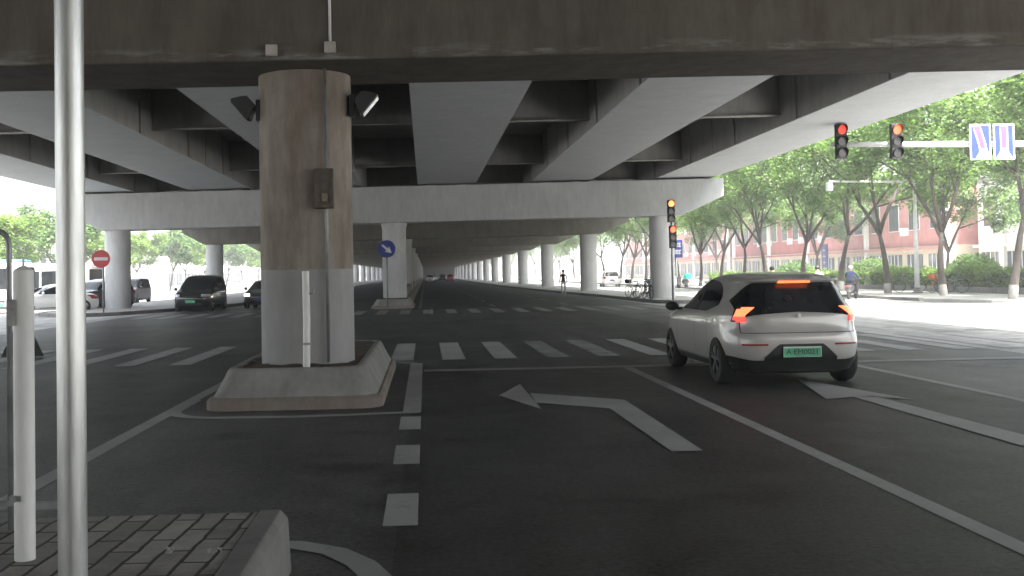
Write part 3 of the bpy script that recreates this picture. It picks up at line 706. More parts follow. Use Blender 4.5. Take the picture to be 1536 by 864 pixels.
MPV = [(.2, -2.35, 2.3, .82, 6), (.35, -2.45, 2.4, .9, 6), (.65, -2.48, 2.45, .93, 5.5), (.9, -2.46, 2.3, .93, 5.5), (1.02, -2.44, 1.85, .915, 5.5), (1.12, -2.42, 1.55, .89, 5.5), (1.35, -2.36, 1.15, .83, 5.5), (1.6, -2.28, .75, .76, 5.5), (1.7, -2.2, .5, .7, 5), (1.77, -1.9, .0, .55, 4), (1.79, -1.5, -.4, .35, 3)]
def sedg(): return dict(rear=(.58, 1.02, 1.38), front=(.6, 1.0, 1.38), side=(-1.25, .85, .98, lambda y: pchip([-1.3, -.7, -.1, .4, .9], [1.0, 1.36, 1.4, 1.28, 1.0], y)), lamp=.72, tail=.8)
def suvg(): return dict(rear=(.66, 1.1, 1.52), front=(.66, 1.12, 1.52), side=(-1.8, .9, 1.08, lambda y: pchip([-1.85, -1.5, -.1, .4, .95], [1.1, 1.52, 1.58, 1.44, 1.1], y)), lamp=.85, tail=.95)
def mpvg(): return dict(rear=(.72, 1.1, 1.62), front=(.72, 1.1, 1.62), side=(-2.2, 1.3, 1.05, lambda y: pchip([-2.25, -2.0, .2, .8, 1.35], [1.08, 1.6, 1.66, 1.45, 1.08], y)), lamp=.8, tail=1.0)
traffic('black minivan turning with green plate beside the left island', (-11.35, 54.6, 0), R(179), MPV, DARKCAR, (-1.5, 1.5), .8, .34, mpvg(), 'minivan', 'minivan', False)
traffic('bronze sedan with its headlights on, half hidden by the near pier', (-8.55, 57.6, 0), R(180), SED, BRONZECAR, (-1.4, 1.4), .79, .33, sedg(), 'sedan_car', 'car', True, 'b')
traffic('white sedan with a green plate in front of the white minibus', (-18.6, 53.6, 0), R(132), SED, WHITECAR, (-1.4, 1.4), .79, .33, sedg(), 'sedan_car', 'car', False)
traffic('dark grey car stopped behind the white sedan by the no-entry sign', (-17.6, 58.2, 0), R(155), SUV, GREYCAR, (-1.35, 1.4), .8, .35, suvg(), 'grey_car', 'car', False, 'b')
traffic('dark grey van passing behind the outer left pier', (-20.3, 74.5, 0), R(180), MPV, GREYCAR, (-1.5, 1.5), .8, .34, mpvg(), 'van', 'van', False, 'b')
traffic('white off-roader driving away on the sunlit right side road', (19.2, 110.5, 0), R(-4), SUV, WHITECAR, (-1.35, 1.4), .8, .37, suvg(), 'off_roader', 'car', False, 'b')
far = [((5.4, 232), REDCAR, 'distant red car at the far right of the underpass', 0), ((1.6, 246), GREYCAR, 'distant grey car in the lane beside the median barrier', 0), ((4.2, 262), DARKCAR, 'distant black car just behind the red car under the elevated road', 0), ((.9, 215), WHITECAR, 'distant white car hugging the median barrier', 0)]
for (x, y), p, lab, a in far:
    traffic(lab, (x, y, 0), a, SUV, p, (-1.35, 1.4), .8, .35, suvg(), 'distant_car', 'car', False, 'b', 'distant cars under the elevated road')

def bus(label, loc, yaw, Lx, h, roofm, nwin, name):
    c = empty(name, loc, yaw, label, 'bus'); w = 1.2; hl = Lx/2
    def ring(z, ins): return rr(-w+ins, w-ins, -hl+ins, hl-ins, .3, z)
    b = MB(); b.loft([ring(.35, .03), ring(.5, 0), ring(h*.42, 0), ring(h*.9, .06), ring(h*.96, .12)]); b.build('body', WHITEB, c, smooth=True, auto=40)
    b = MB(); b.loft([ring(h*.955, .1), ring(h*.985, .14), ring(h, .35)]); b.build('roof', roofm, c, smooth=True)
    for s in (-1, 1):
        b = MB(); d = (Lx-.9)/nwin
        for k in range(nwin):
            y = -hl+.45+d*k; b.prism([(y+.06, h*.45), (y+d-.06, h*.45), (y+d-.06, h*.84), (y+.06, h*.84)], 'x', s*(w-.03)-.045, s*(w-.03)+.045)
        b.build('side_window', GLASS, c)
        b = MB(); b.box(-w+.2, w-.2, s*hl-.04, s*hl+.012, h*.4, h*.86); b.build('windscreen' if s > 0 else 'rear_window', GLASS, c)
        for x in (-w+.35, w-.35):
            b = MB(); b.box(x-.18, x+.18, s*hl-.02, s*hl+.02, .6, .78); b.build('headlight' if s > 0 else 'tail_light', HEADOFF if s > 0 else TAILOFF, c)
        for y in (-hl*.62, hl*.62): wheel(c, s*(w-.13), y, .45 if h > 2.6 else .36, .26, s, RIM, 5)
    b = MB(); b.box(-.22, .22, hl, hl+.02, .5, .64); b.build('number_plate', BLUE, c)
    return c
bus('white bus with a cyan roof at the left edge of the view', (-25.9, 55.5, 0), R(-86), 11, 2.75, CYAN, 7, 'city_bus')
bus('white minibus waiting behind the white sedan', (-23.3, 65.5, 0), R(-97), 7.2, 2.65, WHITEB, 5, 'minibus')

# ------------------------------------------------------------------ signals and signs
def head(root, x, y, z, lit, n=3, s=1.):
    """three-lens signal head, top at z"""
    hh = .36*s; b = MB(); b.box(x-.17*s, x+.17*s, y-.08, y+.1, z-n*hh, z); h = b.build('signal_head', BLACK, root, bevel=.015)
    for k in range(n):
        zc = z-hh*(k+.5); b = MB(); b.lathe([(.14*s, -.012), (.145*s, 0), (.145*s, .02)], 20, (x, y-.085, zc), 'y'); b.build('signal_lens', lit if k == 0 else SIGOFF, h, smooth=True, auto=40)
        b = MB(); A = lin(-.25*PI, 1.25*PI, 14)
        for rad, fl in ((.155*s, False), (.147*s, True)):
            b.grid([[(x+rad*math.cos(a), y-.08, zc+rad*math.sin(a)) for a in A], [(x+rad*math.cos(a), y-.08-.2*s*(.55+.45*math.sin(a)), zc+rad*math.sin(a)) for a in A]], None, fl)
        b.build('visor', BLACK, h, smooth=True)
    return h
# mast arm over the lanes
o = empty('signal_mast', (27.2, 35.2, 0), 0, 'white mast whose long arm carries the overhead signals and lane signs', 'mast')
b = MB(); b.tube([(0, 0, 0), (0, 0, 6.6)], [.17, .13], 16); b.build('pole', WMETAL, o, smooth=True)
b = MB(); b.tube([(0, 0, 5.6), (-13.5, 0, 5.72)], [.13, .085], 14); b.build('arm', WMETAL, o, smooth=True)
for x, z, lab in ((13.95, 6.38, 'overhead signal half hidden by the edge girder at the end of the mast arm'), (15.82, 6.36, 'overhead signal glowing red on the mast arm in front of the trees')):
    o = empty('traffic_light', (x, 35.0, z), 0, lab, 'traffic light', 'overhead signals on the mast arm'); head(o, 0, 0, 0, SIGDIM if x < 15 else SIGRED, s=1.08)
    b = MB(); b.box(-.05, .05, .1, .2, -.75, -.45); b.build('bracket', GREYMET, o)
def lane_sign(x, z, bent, lab):
    o = empty('lane_sign', (x, 35.0, z), 0, lab, 'sign', 'lane signs on the mast arm'); W, Hh = .36, .6
    b = MB(); b.box(-W, W, -.02, .02, -Hh, Hh); b.build('panel', SIGNW, o)
    b = MB(); b.box(-W+.05, W-.05, -.024, -.021, -Hh+.03, Hh-.05); b.build('blue_field', BLUE, o)
    N = 12; cl = lambda u: ((-.2*(1-u)**1.3 if bent else 0)*1.0+(.06 if bent else 0)); hw = .135
    def zt(u): return -Hh+.06+(2*Hh-.12)*u
    b = MB(); Lp = []; Rp = []
    for k in range(N+1):
        u = k/N; c = (.1-.3*max(0, u-.15)**1.4) if bent else 0.; w_ = hw+(.14*max(0, 1-u/.2)) ; Lp.append((c-w_, -.0275, zt(u))); Rp.append((c+w_, -.0275, zt(u)))
    for q in (Lp, Rp):
        for i, p in enumerate(q): q[i] = (max(-W+.06, min(W-.06, p[0])), p[1], p[2])
    b.grid([Lp, Rp], None, True); b.build('white_arrow', SIGNW, o)
    b = MB(); Lp = []; Rp = []
    for k in range(N+1):
        u = .3+.68*k/N; c = (.1-.3*max(0, u-.15)**1.4) if bent else 0.; w_ = .09+.05*max(0, (u-.75)/.25); Lp.append((c-w_, -.0305, zt(u))); Rp.append((c+w_, -.0305, zt(u)))
    b.grid([Lp, Rp], None, True); b.build('pink_strip', PINK, o)
    b = MB()
    for k in range(5):
        u = .36+.1*k; c = (.1-.3*max(0, u-.15)**1.4) if bent else 0.; z0 = zt(u)
        for dx in (-.05, .0, .05): b.box(c+dx-.012, c+dx+.012, -.035, -.0312, z0-.035, z0+.035)
        b.box(c-.055, c+.055, -.036, -.0355, z0-.01, z0+.01)
    b.build('sign_lettering', DINK, o)
    b = MB(); b.box(-.2, .2, .02, .09, -.1, .06); b.build('bracket', GREYMET, o)
lane_sign(18.69, 5.72, True, 'blue lane sign with a bent white arrow and pink strip')
lane_sign(19.5, 5.72, False, 'blue lane sign with a straight white arrow and pink strip')
# signal on the right island
o = empty('traffic_light', (11.95, 51.2, .15), 0, 'thin island pole with two stacked signal heads, amber over red', 'traffic light')
b = MB(); b.tube([(0, 0, 0), (0, 0, 4.7)], .05, 10); b.build('pole', GREYMET, o, smooth=True)
head(o, -.03, -.1, 4.85, SIGAMB, s=1.0); head(o, .03, -.1, 3.6, SIGRED, s=1.0)
# camera arm
o = empty('camera_mast', (26.7, 57, .12), 0, 'slender white mast with a horizontal camera arm in front of the hedge', 'mast')
b = MB(); b.tube([(0, 0, 0), (0, 0, 6.0)], [.14, .08], 12); b.build('pole', WMETAL, o, smooth=True)
b = MB(); b.tube([(0, 0, 6.05), (-4.7, 0, 6.15)], [.08, .05], 10); b.build('arm', WMETAL, o, smooth=True)
b = MB(); b.box(-4.85, -4.55, -.2, .15, 5.62, 6.08); b.build('camera_box', WMETAL, o, bevel=.03)
b = MB(); b.lathe([(.3, 0), (.3, .06), (.2, .1), (.16, .3)], 12); b.build('foot', KERB, o)
# parking style blue sign
o = empty('blue_sign', (21.9, 93, .0), 0, 'square blue sign with four white blocks of lettering on a white pole', 'sign')
b = MB(); b.tube([(.2, 0, 0), (.2, 0, 3.6)], .06, 10); b.build('pole', WMETAL, o, smooth=True)
b = MB(); b.box(-.72, .72, -.09, -.06, 2.7, 4.25); b.build('panel', BLUE, o)
b = MB()
for cx_, w_ in ((-.4, .2), (.25, .36)):
    for zc in (3.82, 3.2):
        b.box(cx_-w_, cx_+w_, -.1, -.091, zc+.1, zc+.17); b.box(cx_-w_, cx_+w_, -.1, -.091, zc-.18, zc-.11); b.box(cx_-w_*.8, cx_+w_*.8, -.1, -.091, zc-.04, zc+.03)
        for t in (-.85, -.2, .5): b.box(cx_+w_*t, cx_+w_*t+.06, -.102, -.0995, zc-.2, zc+.2)
b.build('sign_lettering', SIGNW, o)
# no entry
o = empty('no_entry_sign', (-14.55, 48.55, .15), R(4), 'round red no-entry sign with a white bar on a thin pole', 'sign')
b = MB(); b.tube([(.08, .05, 0), (.08, .05, 2.65)], .04, 10); b.build('pole', GREYMET, o, smooth=True)
b = MB(); b.lathe([(.4, -.015), (.4, .015)], 32, (0, 0, 2.42), 'y'); b.build('disc', SIGNR, o)
b = MB(); b.box(-.3, .3, -.022, -.016, 2.35, 2.49); b.build('white_bar', SIGNW, o)
# keep right
o = empty('keep_right_sign', (-1.82, 51.0, 0), 0, 'round blue sign with a white arrow pointing down right before the second pier', 'sign')
b = MB(); b.tube([(0, .06, .0), (0, .06, 3.0)], .04, 10); b.build('pole', GREYMET, o, smooth=True)
b = MB(); b.lathe([(.42, -.015), (.42, .015)], 32, (0, 0, 2.86), 'y'); b.build('disc', BLUE, o)
b = MB(); M = Matrix.Translation((0, -.018, 2.86)) @ Matrix.Rotation(R(40), 4, 'Y')
b.prism([(-.3, -.05), (.02, -.05), (.02, -.17), (.3, 0), (.02, .17), (.02, .05), (-.3, .05)], 'y', -.006, 0, M=M); b.build('white_arrow', SIGNW, o)

# ------------------------------------------------------------------ people, scooters, bicycles
def skin_body(name, nodes, edges, parent, bands, lvl=2):
    me = bpy.data.meshes.new(name); me.from_pydata([n[:3] for n in nodes], edges, []); o = bpy.data.objects.new(name, me); col.objects.link(o)
    sk = o.modifiers.new('skin', 'SKIN'); sk.use_smooth_shade = True
    for i, n in enumerate(nodes):
        d = me.skin_vertices[0].data[i]; d.radius = (n[3], n[3] if len(n) < 5 else n[4]); d.use_root = (i == 0)
    ss = o.modifiers.new('sub', 'SUBSURF'); ss.levels = lvl; ss.render_levels = lvl
    m2 = evalmesh(o); bpy.data.objects.remove(o)
    m2.materials.clear()
    for m in bands[0]: m2.materials.append(m)
    for p in m2.polygons: p.material_index = bands[1](p.center); p.use_smooth = True
    ob = bpy.data.objects.new(name, m2); col.objects.link(ob); ob.parent = parent
    return ob
def face_bits(root, c, r, hair, hairname='hair'):
    b = MB(); b.ball((c[0], c[1]-.012, c[2]+.03), r*1.1, r*1.14, r*.98, 14, 10); b.build(hairname, hair, root, smooth=True)
    b = MB(); b.ball((c[0], c[1]+r*.95, c[2]-.01), .014, .022, .025, 8, 6); b.build('nose', SKIN, root, smooth=True)
    for s in (-1, 1): b = MB(); b.ball((c[0]+s*r*.98, c[1], c[2]-.01), .012, .025, .035, 8, 6); b.build('ear', SKIN, root, smooth=True)
def walker(loc, rz, label, top, legs):
    root = empty('person', loc, rz, label, 'person')
    N = [(0, 0, .95, .14, .1), (0, .01, 1.2, .13, .09), (0, 0, 1.4, .15, .09), (0, .01, 1.5, .055), (0, .02, 1.58, .075), (0, .02, 1.68, .085, .095),
         (.1, 0, .86, .085), (.11, .08, .48, .06), (.1, .1, .08, .045), (.1, .22, .04, .04), (-.1, 0, .86, .085), (-.11, -.02, .48, .06), (-.1, -.12, .08, .045), (-.1, 0, .04, .04),
         (.2, 0, 1.38, .055), (.25, -.03, 1.1, .042), (.25, .08, .86, .035), (.25, .1, .77, .035), (-.2, 0, 1.38, .055), (-.25, .03, 1.1, .042), (-.24, .12, .88, .035), (-.24, .15, .79, .035)]
    E = [(0, 1), (1, 2), (2, 3), (3, 4), (4, 5), (0, 6), (6, 7), (7, 8), (8, 9), (0, 10), (10, 11), (11, 12), (12, 13), (2, 14), (14, 15), (15, 16), (16, 17), (2, 18), (18, 19), (19, 20), (20, 21)]
    def band(c):
        if c.z > 1.48: return 2
        if c.z < .07: return 3
        if abs(c.x) > .19 and c.z < 1.0: return 2
        return 0 if c.z > .93 else 1
    skin_body('figure', N, E, root, ([top, legs, SKIN, BLACK], band)); face_bits(root, (0, .02, 1.66), .095, HAIR)
    return root
walker((9.75, 75.2, 0), R(170), 'person in a dark top and pale trousers standing at the kerb of the right island', DARKC, PALEC)
def scooter(loc, rz, label, paint, box=None):
    root = empty('motor_scooter', loc, rz, label, 'scooter', 'motor scooters'); 
    for y in (-.6, .62):
        b = MB(); b.lathe([(.12, -.05), (.2, -.055), (.23, -.03), (.23, .03), (.2, .055), (.12, .05)], 22, (0, 0, 0), 'x'); w_ = b.build('wheel', RUBBER, root, smooth=True, loc=(0, y, .23), auto=40)
        b = MB(); b.lathe([(.13, -.04), (.13, .04)], 16, (0, 0, 0), 'x'); b.build('rim', RIM, w_)
    b = MB(); b.loft([rr(-.06, .06, -.82, -.1, .05, .36), rr(-.14, .14, -.88, -.05, .1, .5), rr(-.15, .15, -.9, -.02, .1, .66), rr(-.12, .12, -.84, -.06, .09, .72)]); b.box(-.14, .14, -.1, .38, .28, .34)
    b.prism([(.34, .3), (.46, .3), (.62, .75), (.52, .98), (.44, .98), (.42, .7)], 'x', -.17, .17); b.build('body', paint, root, smooth=True, auto=40)
    b = MB(); b.loft([rr(-.12, .12, -.86, -.08, .1, .72), rr(-.14, .14, -.86, -.06, .1, .77), rr(-.11, .11, -.8, -.12, .08, .8)]); b.build('seat', BLACK, root, smooth=True, auto=50)
    b = MB(); b.tube([(0, .62, .23), (0, .5, .98)], .03, 8); b.tube([(-.34, .4, 1.02), (-.12, .47, 1.03), (.12, .47, 1.03), (.34, .4, 1.02)], .018, 8); b.build('handlebar', GREYMET, root, smooth=True)
    for s in (-1, 1):
        b = MB(); b.tube([(s*.24, .45, 1.03), (s*.3, .48, 1.2)], .007, 6); b.box(min(s*.25, s*.36), max(s*.25, s*.36), .47, .49, 1.18, 1.26); b.build('mirror', BLACK, root)
    b = MB(); b.box(-.1, .1, -.92, -.88, .58, .66); b.build('tail_light', TAILOFF, root)
    if box:
        b = MB(); b.loft([rr(-.22, .22, -1.02, -.58, .06, .82), rr(-.24, .24, -1.05, -.56, .07, 1.0), rr(-.24, .24, -1.05, -.56, .07, 1.22), rr(-.2, .2, -1.0, -.6, .07, 1.27)]); b.build('top_box', box, root, smooth=True, auto=40)
    return root
def rider(loc, rz, label, top, legs, helm, lean=0., zoff=0.):
    root = empty('person', loc, rz, label, 'person')
    N = [(0, -.35, .88, .15, .12), (0, -.3, 1.1, .14, .1), (0, -.22, 1.32, .16, .1), (0, -.17, 1.42, .055), (0, -.14, 1.5, .075), (0, -.13, 1.6, .085, .095),
         (.12, -.28, .84, .1), (.17, .12, .8, .07), (.16, .16, .42, .05), (.16, .28, .37, .045), (-.12, -.28, .84, .1), (-.17, .12, .8, .07), (-.16, .16, .42, .05), (-.16, .28, .37, .045),
         (.21, -.2, 1.3, .06), (.31, .02, 1.08, .045), (.28, .32, 1.05, .035), (.3, .4, 1.04, .035), (-.21, -.2, 1.3, .06), (-.31, .02, 1.08, .045), (-.28, .32, 1.05, .035), (-.3, .4, 1.04, .035)]
    E = [(0, 1), (1, 2), (2, 3), (3, 4), (4, 5), (0, 6), (6, 7), (7, 8), (8, 9), (0, 10), (10, 11), (11, 12), (12, 13), (2, 14), (14, 15), (15, 16), (16, 17), (2, 18), (18, 19), (19, 20), (20, 21)]
    def band(c):
        if c.z > 1.4: return 2
        if c.y > .3 and c.z > .9: return 2
        if c.z < .4: return 3
        return 0 if c.z > .95 or (abs(c.x) > .2 and c.z > .9) else 1
    skin_body('figure', N, E, root, ([top, legs, SKIN, BLACK], band)); face_bits(root, (0, -.13, 1.57), .097, helm, 'helmet' if helm is HELM else 'hair')
    return root
scooter((21.2, 52.3, 0), R(-38), 'dark motor scooter turning away beside the far right kerb', GREYCAR)
rider((21.2, 52.3, 0), R(-38), 'person in a navy jacket and white helmet riding a scooter by the right kerb', NAVY, DARKC, HELM)
for x, y, rz, lab, top, helm in ((14.55, 44.5, R(12), 'black-haired person riding across, head just above the car roof, nearer the pier', GREYC, HAIR), (16.75, 45.2, R(8), 'person riding across, head just above the right end of the car roof', PALEC, HAIR)):
    scooter((x, y, 0), rz, 'motor scooter hidden behind the hatchback, '+('left one' if x < 16 else 'right one'), DARKCAR)
    rider((x, y, 0), rz, lab, top, DARKC, helm)
scooter((22.2, 91.5, .0), R(20), 'scooter with a teal delivery box beside the blue sign', GREYCAR, TEAL)
scooter((20.9, 92.5, .0), R(10), 'scooter with a yellow delivery box left of the blue sign', DARKCAR, YELL)

def bicycle(loc, rz, label, fm, basket=None, group='bicycles parked on the right'):
    root = empty('bicycle', loc, rz, label, 'bicycle', group); r = .33
    for y in (-.52, .52):
        b = MB(); A = lin(0, 2*PI, 28); pts_ = [(0, r*math.cos(a), r*math.sin(a)) for a in A]; b.tube(pts_, .019, 6, cap=False)
        w_ = b.build('wheel', RUBBER, root, smooth=True, loc=(0, y, r+.02))
        b = MB()
        for k in range(10): a = PI*k/10; b.tube([(0, -r*math.cos(a), -r*math.sin(a)), (0, r*math.cos(a), r*math.sin(a))], .003, 4)
        b.lathe([(.03, -.04), (.03, .04)], 10, axis='x'); b.build('spokes', GREYMET, w_)
    b = MB()
    for p, q, t in (((0, -.52, .35), (0, -.12, .3), .014), ((0, -.12, .3), (0, -.22, .85), .018), ((0, -.52, .35), (0, -.2, .7), .012), ((0, -.12, .3), (0, .4, .75), .02), ((0, -.19, .62), (0, .38, .82), .018), ((0, .52, .35), (0, .36, .98), .018)): b.tube([p, q], t, 7)
    b.tube([(-.3, .24, 1.02), (-.1, .34, 1.0), (.1, .34, 1.0), (.3, .24, 1.02)], .014, 7); b.build('frame', fm, root, smooth=True)
    b = MB(); b.loft([rr(-.09, .09, -.36, -.14, .05, .86), rr(-.08, .08, -.37, -.08, .04, .91)]); b.build('saddle', BLACK, root, smooth=True, auto=50)
    b = MB(); b.lathe([(.09, -.06), (.09, -.05)], 14, (0, -.12, .3), 'x'); b.build('chainring', BLACK, root)
    b = MB(); b.box(-.16, -.065, -.13, -.09, .14, .17); b.box(-.075, -.06, -.13, -.1, .15, .32); b.build('pedal', BLACK, root)
    b = MB(); b.box(.065, .16, -.13, -.09, .43, .46); b.box(.06, .075, -.13, -.1, .28, .45); b.build('pedal', BLACK, root)
    b = MB(); b.prism([(-.62, .7), (-.5, .69), (-.4, .73), (-.4, .745), (-.5, .71), (-.63, .72)], 'x', -.03, .03); b.build('mudguard', fm, root)
    if basket:
        b = MB(); b.loft([rr(-.13, .13, .42, .66, .04, .78), rr(-.17, .17, .4, .72, .05, 1.0), rr(-.155, .155, .415, .705, .05, 1.0), rr(-.12, .12, .43, .65, .04, .8)]); b.build('basket', basket, root, smooth=True, auto=40)
    return root
for k, (x, y, a, fm, bk, lab) in enumerate([(10.95+.35, 54.0, 8, BLACK, None, 'black bicycle parked nearest the kerb in the cluster left of the right pier'), (11.55, 54.6, -10, GREYMET, GREYMET, 'grey bicycle with a basket in the cluster left of the right pier'), (11.45, 55.9, 30, GREYMET, None, 'grey bicycle without a basket at the back of the cluster by the right pier'), (11.2, 57.2, 20, WMETAL, BLACK, 'pale bicycle with a black basket behind the cluster at the right pier')]):
    bicycle((x, y, .15), R(a), lab, fm, bk)
bicycle((27.0, 58.6, .12), R(72), 'grey bicycle leaning by the camera mast', GREYMET, None)
bicycle((27.6, 55.0, .12), R(80), 'bicycle with an orange basket beside the whitewashed tree', GREYMET, ORANGE)
bicycle((28.0, 57.0, .12), R(96), 'orange hire bicycle between the camera mast and the hedge', ORANGE, ORANGE)

# ------------------------------------------------------------------ vegetation
def tree_meshes(seed, H, trunk_h, spread, nleaf, lsize, narrow=1., lime=True):
    rnd = random.Random(seed); tb = MB(); tips = []
    def limb(p, d, ln, r, depth):
        pts = [Vector(p)]; dd = Vector(d).normalized(); n = 5
        for i in range(n):
            dd = (dd+Vector((rnd.uniform(-1, 1), rnd.uniform(-1, 1), rnd.uniform(-.3, .55)))*.13).normalized(); pts.append(pts[-1]+dd*ln/n)
        tb.tube(pts, [r*(1-.55*i/n) for i in range(n+1)], 7 if depth < 2 else 5, 0)
        if depth >= 3: tips.extend([pts[-1], pts[3]]); return
        k = (3, 3, 3)[depth] if depth else rnd.choice((3, 4))
        a0 = rnd.uniform(0, 6.28)
        for j in range(k):
            t = pts[-1] if j < 2 or depth == 0 else pts[3]
            an = a0+j*2*PI/k+rnd.uniform(-.4, .4); tilt = (R(28), R(34), R(42))[depth]*rnd.uniform(.7, 1.3)*spread
            ax = dd.cross(Vector((0, 0, 1))) if abs(dd.z) < .95 else Vector((1, 0, 0)); ax.normalize()
            nd = (Matrix.Rotation(an, 3, dd) @ (Matrix.Rotation(tilt, 3, ax) @ dd))
            nd.z = max(nd.z, .12 if depth else .5)
            limb(t, nd, ln_[depth]*rnd.uniform(.8, 1.2), r*.45/.62*.75, depth+1)
        if depth >= 1: tips.append(pts[-1])
    ln_ = (H*.26, H*.22, H*.16)
    lean = Vector((rnd.uniform(-.1, .1), rnd.uniform(-.1, .1), 1))
    limb((0, 0, -.1), lean, trunk_h+.1, H*.0165, 0)
    if lime:
        for f in range(len(tb.f)):
            if f < 7*1: tb.m[f] = 1
    leaf = MB(); vs, fs = [], []
    def clump(c, rad, n):
        for _ in range(n):
            while True:
                q = Vector((rnd.uniform(-1, 1), rnd.uniform(-1, 1), rnd.uniform(-1, 1)))
                if q.length < 1: break
            p = c+Vector((q.x*rad, q.y*rad, q.z*rad*.85)); a = rnd.uniform(0, 6.28); el = rnd.uniform(-.9, .35); s = lsize*rnd.uniform(.6, 1.3)
            d = Vector((math.cos(a)*math.cos(el), math.sin(a)*math.cos(el), math.sin(el)))*s; w = Vector((-math.sin(a), math.cos(a), rnd.uniform(-.5, .5)))*s*.3
            m = p+d*.5+Vector((0, 0, s*.1)); k = len(vs); vs.extend([tuple(p), tuple(m+w), tuple(p+d), tuple(m-w)]); fs.append((k, k+1, k+2, k+3))
    per = max(8, int(nleaf/len(tips)))
    for t in tips:
        k = rnd.uniform(.25, 1.5)
        clump(t, H*.07*rnd.uniform(.7, 1.5), int(per*k*.7)); clump(t+Vector((rnd.uniform(-1, 1), rnd.uniform(-1, 1), rnd.uniform(-.8, .5)))*H*.07, H*.05*rnd.uniform(.7, 1.4), int(per*k*.45))
    leaf.add(vs, fs)
    return tb, leaf
def make_tree(seed, label, leafm, H, th, spread, nleaf, ls, loc, group, lime=True):
    root = empty('street_tree', loc, 0, label, 'tree', group); tb, lf = tree_meshes(seed, H, th, spread, nleaf, ls, lime=lime)
    tb.build('trunk', [BARK, LIME], root, smooth=True); lf.build('crown', leafm, root)
    return root
GR = 'street trees along the right pavement'
ordn = ['nearest', 'second', 'third', 'fourth', 'fifth', 'sixth', 'seventh', 'eighth', 'ninth', 'tenth', 'eleventh', 'twelfth', 'thirteenth', 'fourteenth', 'fifteenth', 'sixteenth', 'seventeenth', 'eighteenth', 'nineteenth', 'twentieth', 'twenty-first', 'twenty-second', 'twenty-third']
protos = [make_tree(11, '', LEAF1, 13, 3.5, .95, 14500, .25, (24.8, 44.2, .1), GR), make_tree(23, '', LEAF1, 12.5, 3.2, 1.0, 14500, .25, (25.3, 51.2, .1), GR), make_tree(37, '', LEAF1, 13.5, 3.3, .9, 14500, .25, (25.5, 58, .1), GR), make_tree(51, '', LEAF1, 12.8, 3.6, .95, 14500, .25, (25.5, 64.5, .1), GR)]
ty = [44.2, 51.2, 58, 64.5, 71, 77.5, 84, 91, 98, 105.5, 113, 121, 130, 140, 152, 166, 182, 200, 220, 245, 275, 310, 350]
for i, y in enumerate(ty):
    lab = f'{ordn[i]} street tree in the row along the right pavement, counting away from the lane signs' if i else 'limewashed street tree nearest the lane signs at the right edge'
    if i < 4: protos[i]['label'] = lab; protos[i].rotation_euler.z = i*1.7
    else: dup(protos[(i*3+1) % 4], (25.5+random.uniform(-.4, .4), y, .1), random.uniform(0, 6.28), lab, random.uniform(.9, 1.08))
GB = 'taller trees behind the hedge on the right'
bp = make_tree(71, 'dark green tree behind the domed shrub by the white wall', LEAF1, 14.5, 3.0, 1.05, 20000, .32, (33.5, 48.5, 0), GB, False)
for i, (x, y, s, lab) in enumerate([(38, 58, .95, 'tall tree behind the hedge between the nearest two pavement trees'), (37, 74, .85, 'tall tree in front of the red building'), (37, 100, .9, 'tall tree past the shop entrance'), (37, 135, 1.0, 'farthest tall tree behind the hedge'), (48, 46, 1.2, 'broad tree beyond the white wall at the right edge')]):
    dup(bp, (x, y, 0), i*1.3, lab, s)
GL = 'trees along the left side road'
lp_ = make_tree(83, 'bright green tree above the cyan-roofed bus', LEAF3, 8.2, 2.4, 1.15, 9000, .3, (-31.5, 76, 0), GL, False)
lp2 = make_tree(97, 'darker tree with drooping leaves behind the minibus', LEAF2, 8.6, 2.6, 1.0, 9000, .36, (-31.5, 92, 0), GL, False)
for i, (x, y, s, p) in enumerate([(-32.5, 66, 1.0, 0), (-33, 84, .95, 0), (-33.5, 101, 1.0, 0), (-32.5, 113, .95, 0), (-33.5, 125, 1.0, 0), (-32.5, 137, 1., 1), (-33, 149, 1.05, 0), (-33.5, 163, 1., 0), (-33, 178, 1.05, 1), (-33, 194, 1.05, 0), (-33, 212, 1.1, 0), (-33, 232, 1.1, 1), (-33, 256, 1.2, 0), (-33, 285, 1.2, 0)]):
    dup((lp_, lp2)[p], (x, y, 0), i*2.1, f'{ordn[i]} tree in the left side road row, counting away from the bus', s)

